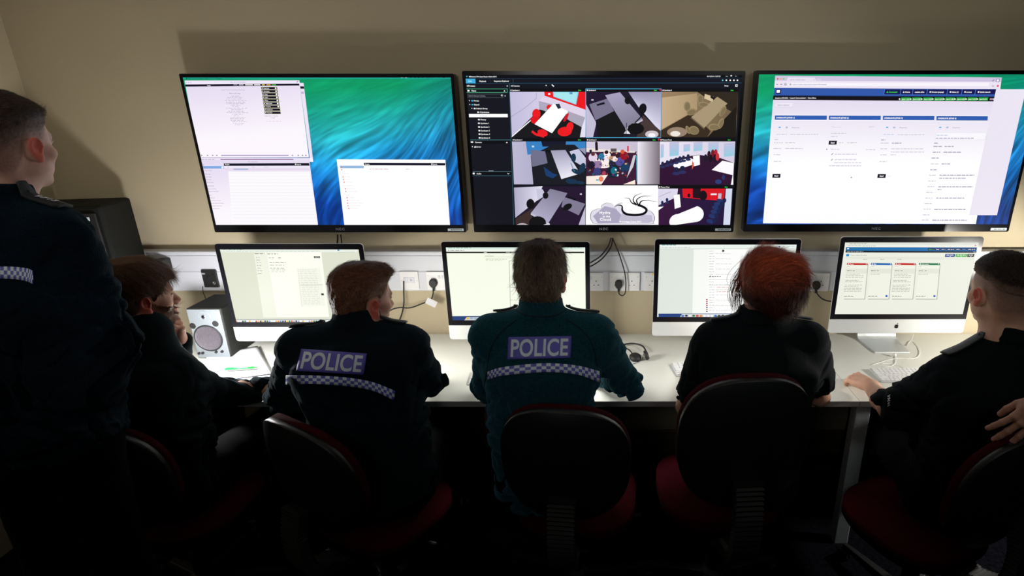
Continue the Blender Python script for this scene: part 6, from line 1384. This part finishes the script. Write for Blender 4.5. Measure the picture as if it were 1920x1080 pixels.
# B: bearded man at the left end
root, cl, bvh, T = person('B', 'person with auburn hair and beard resting the chin on a hand',
    nearY(260, 556, -0.85), -0.60, 0.08, 0.0, nearY(260, 632, -0.92), (-1.61, -0.955, 0.94), (-1.60, -0.95, 0.58),
    [(-1.80, -0.86, 1.03), nearY(322, 704, -0.93)], [(-1.77, -0.66, 0.80), nearY(418, 738, -0.76)], [nearY(341, 640, -0.71), nearY(515, 727, -0.68)],
    [(-1.70, -0.48, 0.57), (-1.42, -0.48, 0.57)], [(-1.70, -0.42, 0.10), (-1.42, -0.42, 0.10)], dict(FL, name='dark_jumper', mat=mat('black_wool', (0.0035, 0.006, 0.008), 0.95, sheen=0.05, noise=(200, 0.3), bump=(400, 0.4), spec=0.1), bulk=0.012),
    hands=(dict(d=(0.22, -0.22, 0.9), n=(-0.65, -0.75, 0.0), side=-1, curl=(0.75, 0.85, 0.95, 1.0), thumb=(0.3, 0.3), fine=0.0022), None), stub=(0.13, 0.05, 0.022), beard=(0.12, 0.040, 0.016, 1.0), skinc=(0.64, 0.34, 0.25), seed=101, group=GRP, body_h=0.0026, collar=False, extra_cloth=lambda F: F.cone(np.array(nearY(262, 632, -0.92))-V3(0, 0, 0.07), np.array(nearY(262, 632, -0.92))+V3(0.010, 0.018, 0.006), 0.105, 0.080, 0.02))
def bcol(q):
    g = np.clip(0.5+q[:, 2]*5+q[:, 1]*4, 0.05, 1)[:, None]; return np.array([0.030, 0.014, 0.008])*(1-g)+np.array([0.125, 0.048, 0.018])*g
BP = ([-0.12, -0.05, -0.034, -0.026, 0.012, 0.022, 0.048, 0.070, 0.095], [-0.080, -0.074, -0.050, 0.000, 0.006, -0.020, 0.020, 0.046, 0.050])
grow_hair(root, T, 1.0, lambda q: 0.014+0.012*np.clip((q[:, 2]-0.03)/0.06, 0, 1)+0.004*np.clip(-q[:, 1]/0.1, 0, 1), BP, bcol, 11000, lambda q: 0.022+0.026*np.clip((q[:, 2]-0.02)/0.04, 0, 1), lambda q: np.stack([q[:, 0]*3+0.1, 0.5+0*q[:, 0], -0.55-q[:, 2]*1.5], -1), 39, lift=0.10, jitter=0.22)
# beard strands
Cb, Rb = T; rg = np.random.default_rng(8); bp = []; bq = []
Fb = Field(); face(Fb, T, 1.0, None); Vb, Qb = Fb.mesh(0.004); Nb = normals(Vb, Qb); q = (Vb-Cb)@Rb
bz = np.interp(q[:, 1], [-0.01, 0.01, 0.03, 0.06, 0.08, 0.1], [0.0, 0.0, -0.026, -0.036, -0.044, -0.048]); ok = (q[:, 2] < bz)*(q[:, 1] > -0.010)*(q[:, 2] > -0.125)*~((np.abs(q[:, 0]) < 0.022)*(np.abs(q[:, 2]+0.070) < 0.009))*~((np.abs(q[:, 0]) > 0.072))
P2, Q2 = strands(Vb, Nb, ok*1.0, T, 13000, 0.020, lambda q: np.stack([q[:, 0]*0, 0.6+0*q[:, 0], -1+0*q[:, 0]], -1), 12, lift=0.5, width=0.0011, jitter=0.3, thmin=0.5)
np_mesh('beard', P2-np.array(root.location), Q2, M_HAIR, root, True, color=np.tile(np.array([[0.17, 0.060, 0.022]]), (len(P2), 1))*np.repeat(0.4+1.2*np.random.default_rng(3).random(len(P2)//8), 8)[:, None])

# A: standing at the far left
FADE = True
AP = ([-0.12, -0.08, -0.034, -0.01, 0.03, 0.048, 0.070, 0.095], [-0.020, -0.015, 0.012, 0.020, 0.022, 0.030, 0.066, 0.074])
root, cl, bvh, T = person('A', 'person standing at the left edge in a dark jacket with checked band',
    nearY(10, 270, -1.20), 0.02, 0.02, 0.0, (-1.565, -1.255, 1.615), (-1.58, -1.285, 1.36), (-1.59, -1.31, 1.02),
    [(-1.775, -1.25, 1.545), (-1.440, -1.25, 1.545)], [(-1.90, -1.36, 1.27), nearY(205, 640, -1.24)], [nearY(-25, 778, -1.36), nearY(150, 850, -1.12)],
    [(-1.69, -1.325, 0.54), (-1.49, -1.325, 0.54)], [(-1.69, -1.38, 0.10), (-1.49, -1.38, 0.10)], dict(FL, bulk=0.022, mat=mat('blue_black_fleece', (0.003, 0.009, 0.018), 0.95, sheen=0.06, noise=(140, 0.3), bump=(260, 0.5), spec=0.1)),
    hands=(dict(d=(0.75, 0.1, -0.55), n=(0.0, 1.0, -0.1), side=-1, curl=(0.4, 0.4, 0.45, 0.5)), None), stub=(0.13, 0.068, 0.045), skinc=(0.72, 0.41, 0.33), wide=1.12, seed=121, group=GRP, standing=True, fold=0.006, s=1.0)
check_band(cl, root, bvh, [(-60, 500), (-20, 500), (20, 500), (50, 503), (62, 508)], [(-60, 522), (-20, 522), (20, 523), (48, 527), (62, 533)], 24)
epaulette(cl, root, bvh, (-1.405, -1.235, 1.61), (-1.49, -1.245, 1.66), 0.060, 0.042, digits='9713')
grow_hair(root, T, 1.0, lambda q: 0.0025+0.014*np.clip((q[:, 2]-0.035)/0.05, 0, 1)+0.008*np.clip((q[:, 1]-0.04)/0.05, 0, 1)*np.clip((q[:, 2]-0.05)/0.03, 0, 1), AP, lambda q: np.tile(np.array([0.058, 0.032, 0.024]), (len(q), 1)), 9000,
          lambda q: 0.004+0.018*np.clip((q[:, 2]-0.04)/0.05, 0, 1), lambda q: np.where((q[:, 2] > 0.06)[:, None], flow_fwd(q), flow_back(q)), 43, lift=0.35, jitter=0.3, noise=0.0006, thmin_=0.0002, edge=((0.26, 0.15, 0.11), 0.045))
FADE = False

# G: only this person's left hand reaches into the picture, on the chair back
root, cl, bvh, T = person('G', 'person at the right edge, seen only as a bare hand resting on a chair',
    (1.66, -1.38, 1.70), 0.15, 0.25, 0.0, (1.65, -1.42, 1.52), (1.65, -1.43, 1.28), (1.66, -1.42, 0.95),
    [(1.46, -1.42, 1.44), (1.84, -1.42, 1.44)], [(1.50, -1.44, 1.26), (1.92, -1.44, 1.15)], [nearY(1974, 752, -1.31), (1.86, -1.26, 0.95)],
    [(1.57, -1.40, 0.50), (1.76, -1.40, 0.50)], [(1.57, -1.42, 0.10), (1.76, -1.42, 0.10)], SH,
    hands=(dict(d=(-0.54, 0.05, -0.78), n=(0.36, 0.80, -0.40), side=-1, curl=(0.10, 0.12, 0.14, 0.18), spread=0.17, thumb=(0.45, 0.35), fine=0.0022, s=1.06), None), stub=(0.1, 0.06, 0.04), skinc=(0.50, 0.25, 0.17), seed=141, group=GRP, standing=True)
grow_hair(root, T, 1.0, lambda q: 0.010+0*q[:, 0], HL_SHORT, lambda q: np.tile(np.array([0.05, 0.03, 0.02]), (len(q), 1)), 3000, 0.02, flow_back, 45)

# ---------------------------------------------------------------- the chairs under them
place_chair(1055, 757, -1.165, -0.10, 'black-backed office chair behind the officer with the centred patch, red trim on its top rim', True)
place_chair(555, 786, -1.17, -0.50, 'black-backed office chair turned right, broad red cushion edge, under the officer looking right')
place_chair(1411, 699, -1.18, 0.06, 'black-backed office chair behind the red-haired woman, a bright glint down its right rim')
place_chair(1925, 802, -1.25, 0.42, 'office chair at the right edge with a hand on its back, mostly in darkness')
place_chair(157, 791, -1.18, -0.10, 'office chair under the bearded person, hidden behind the standing person')
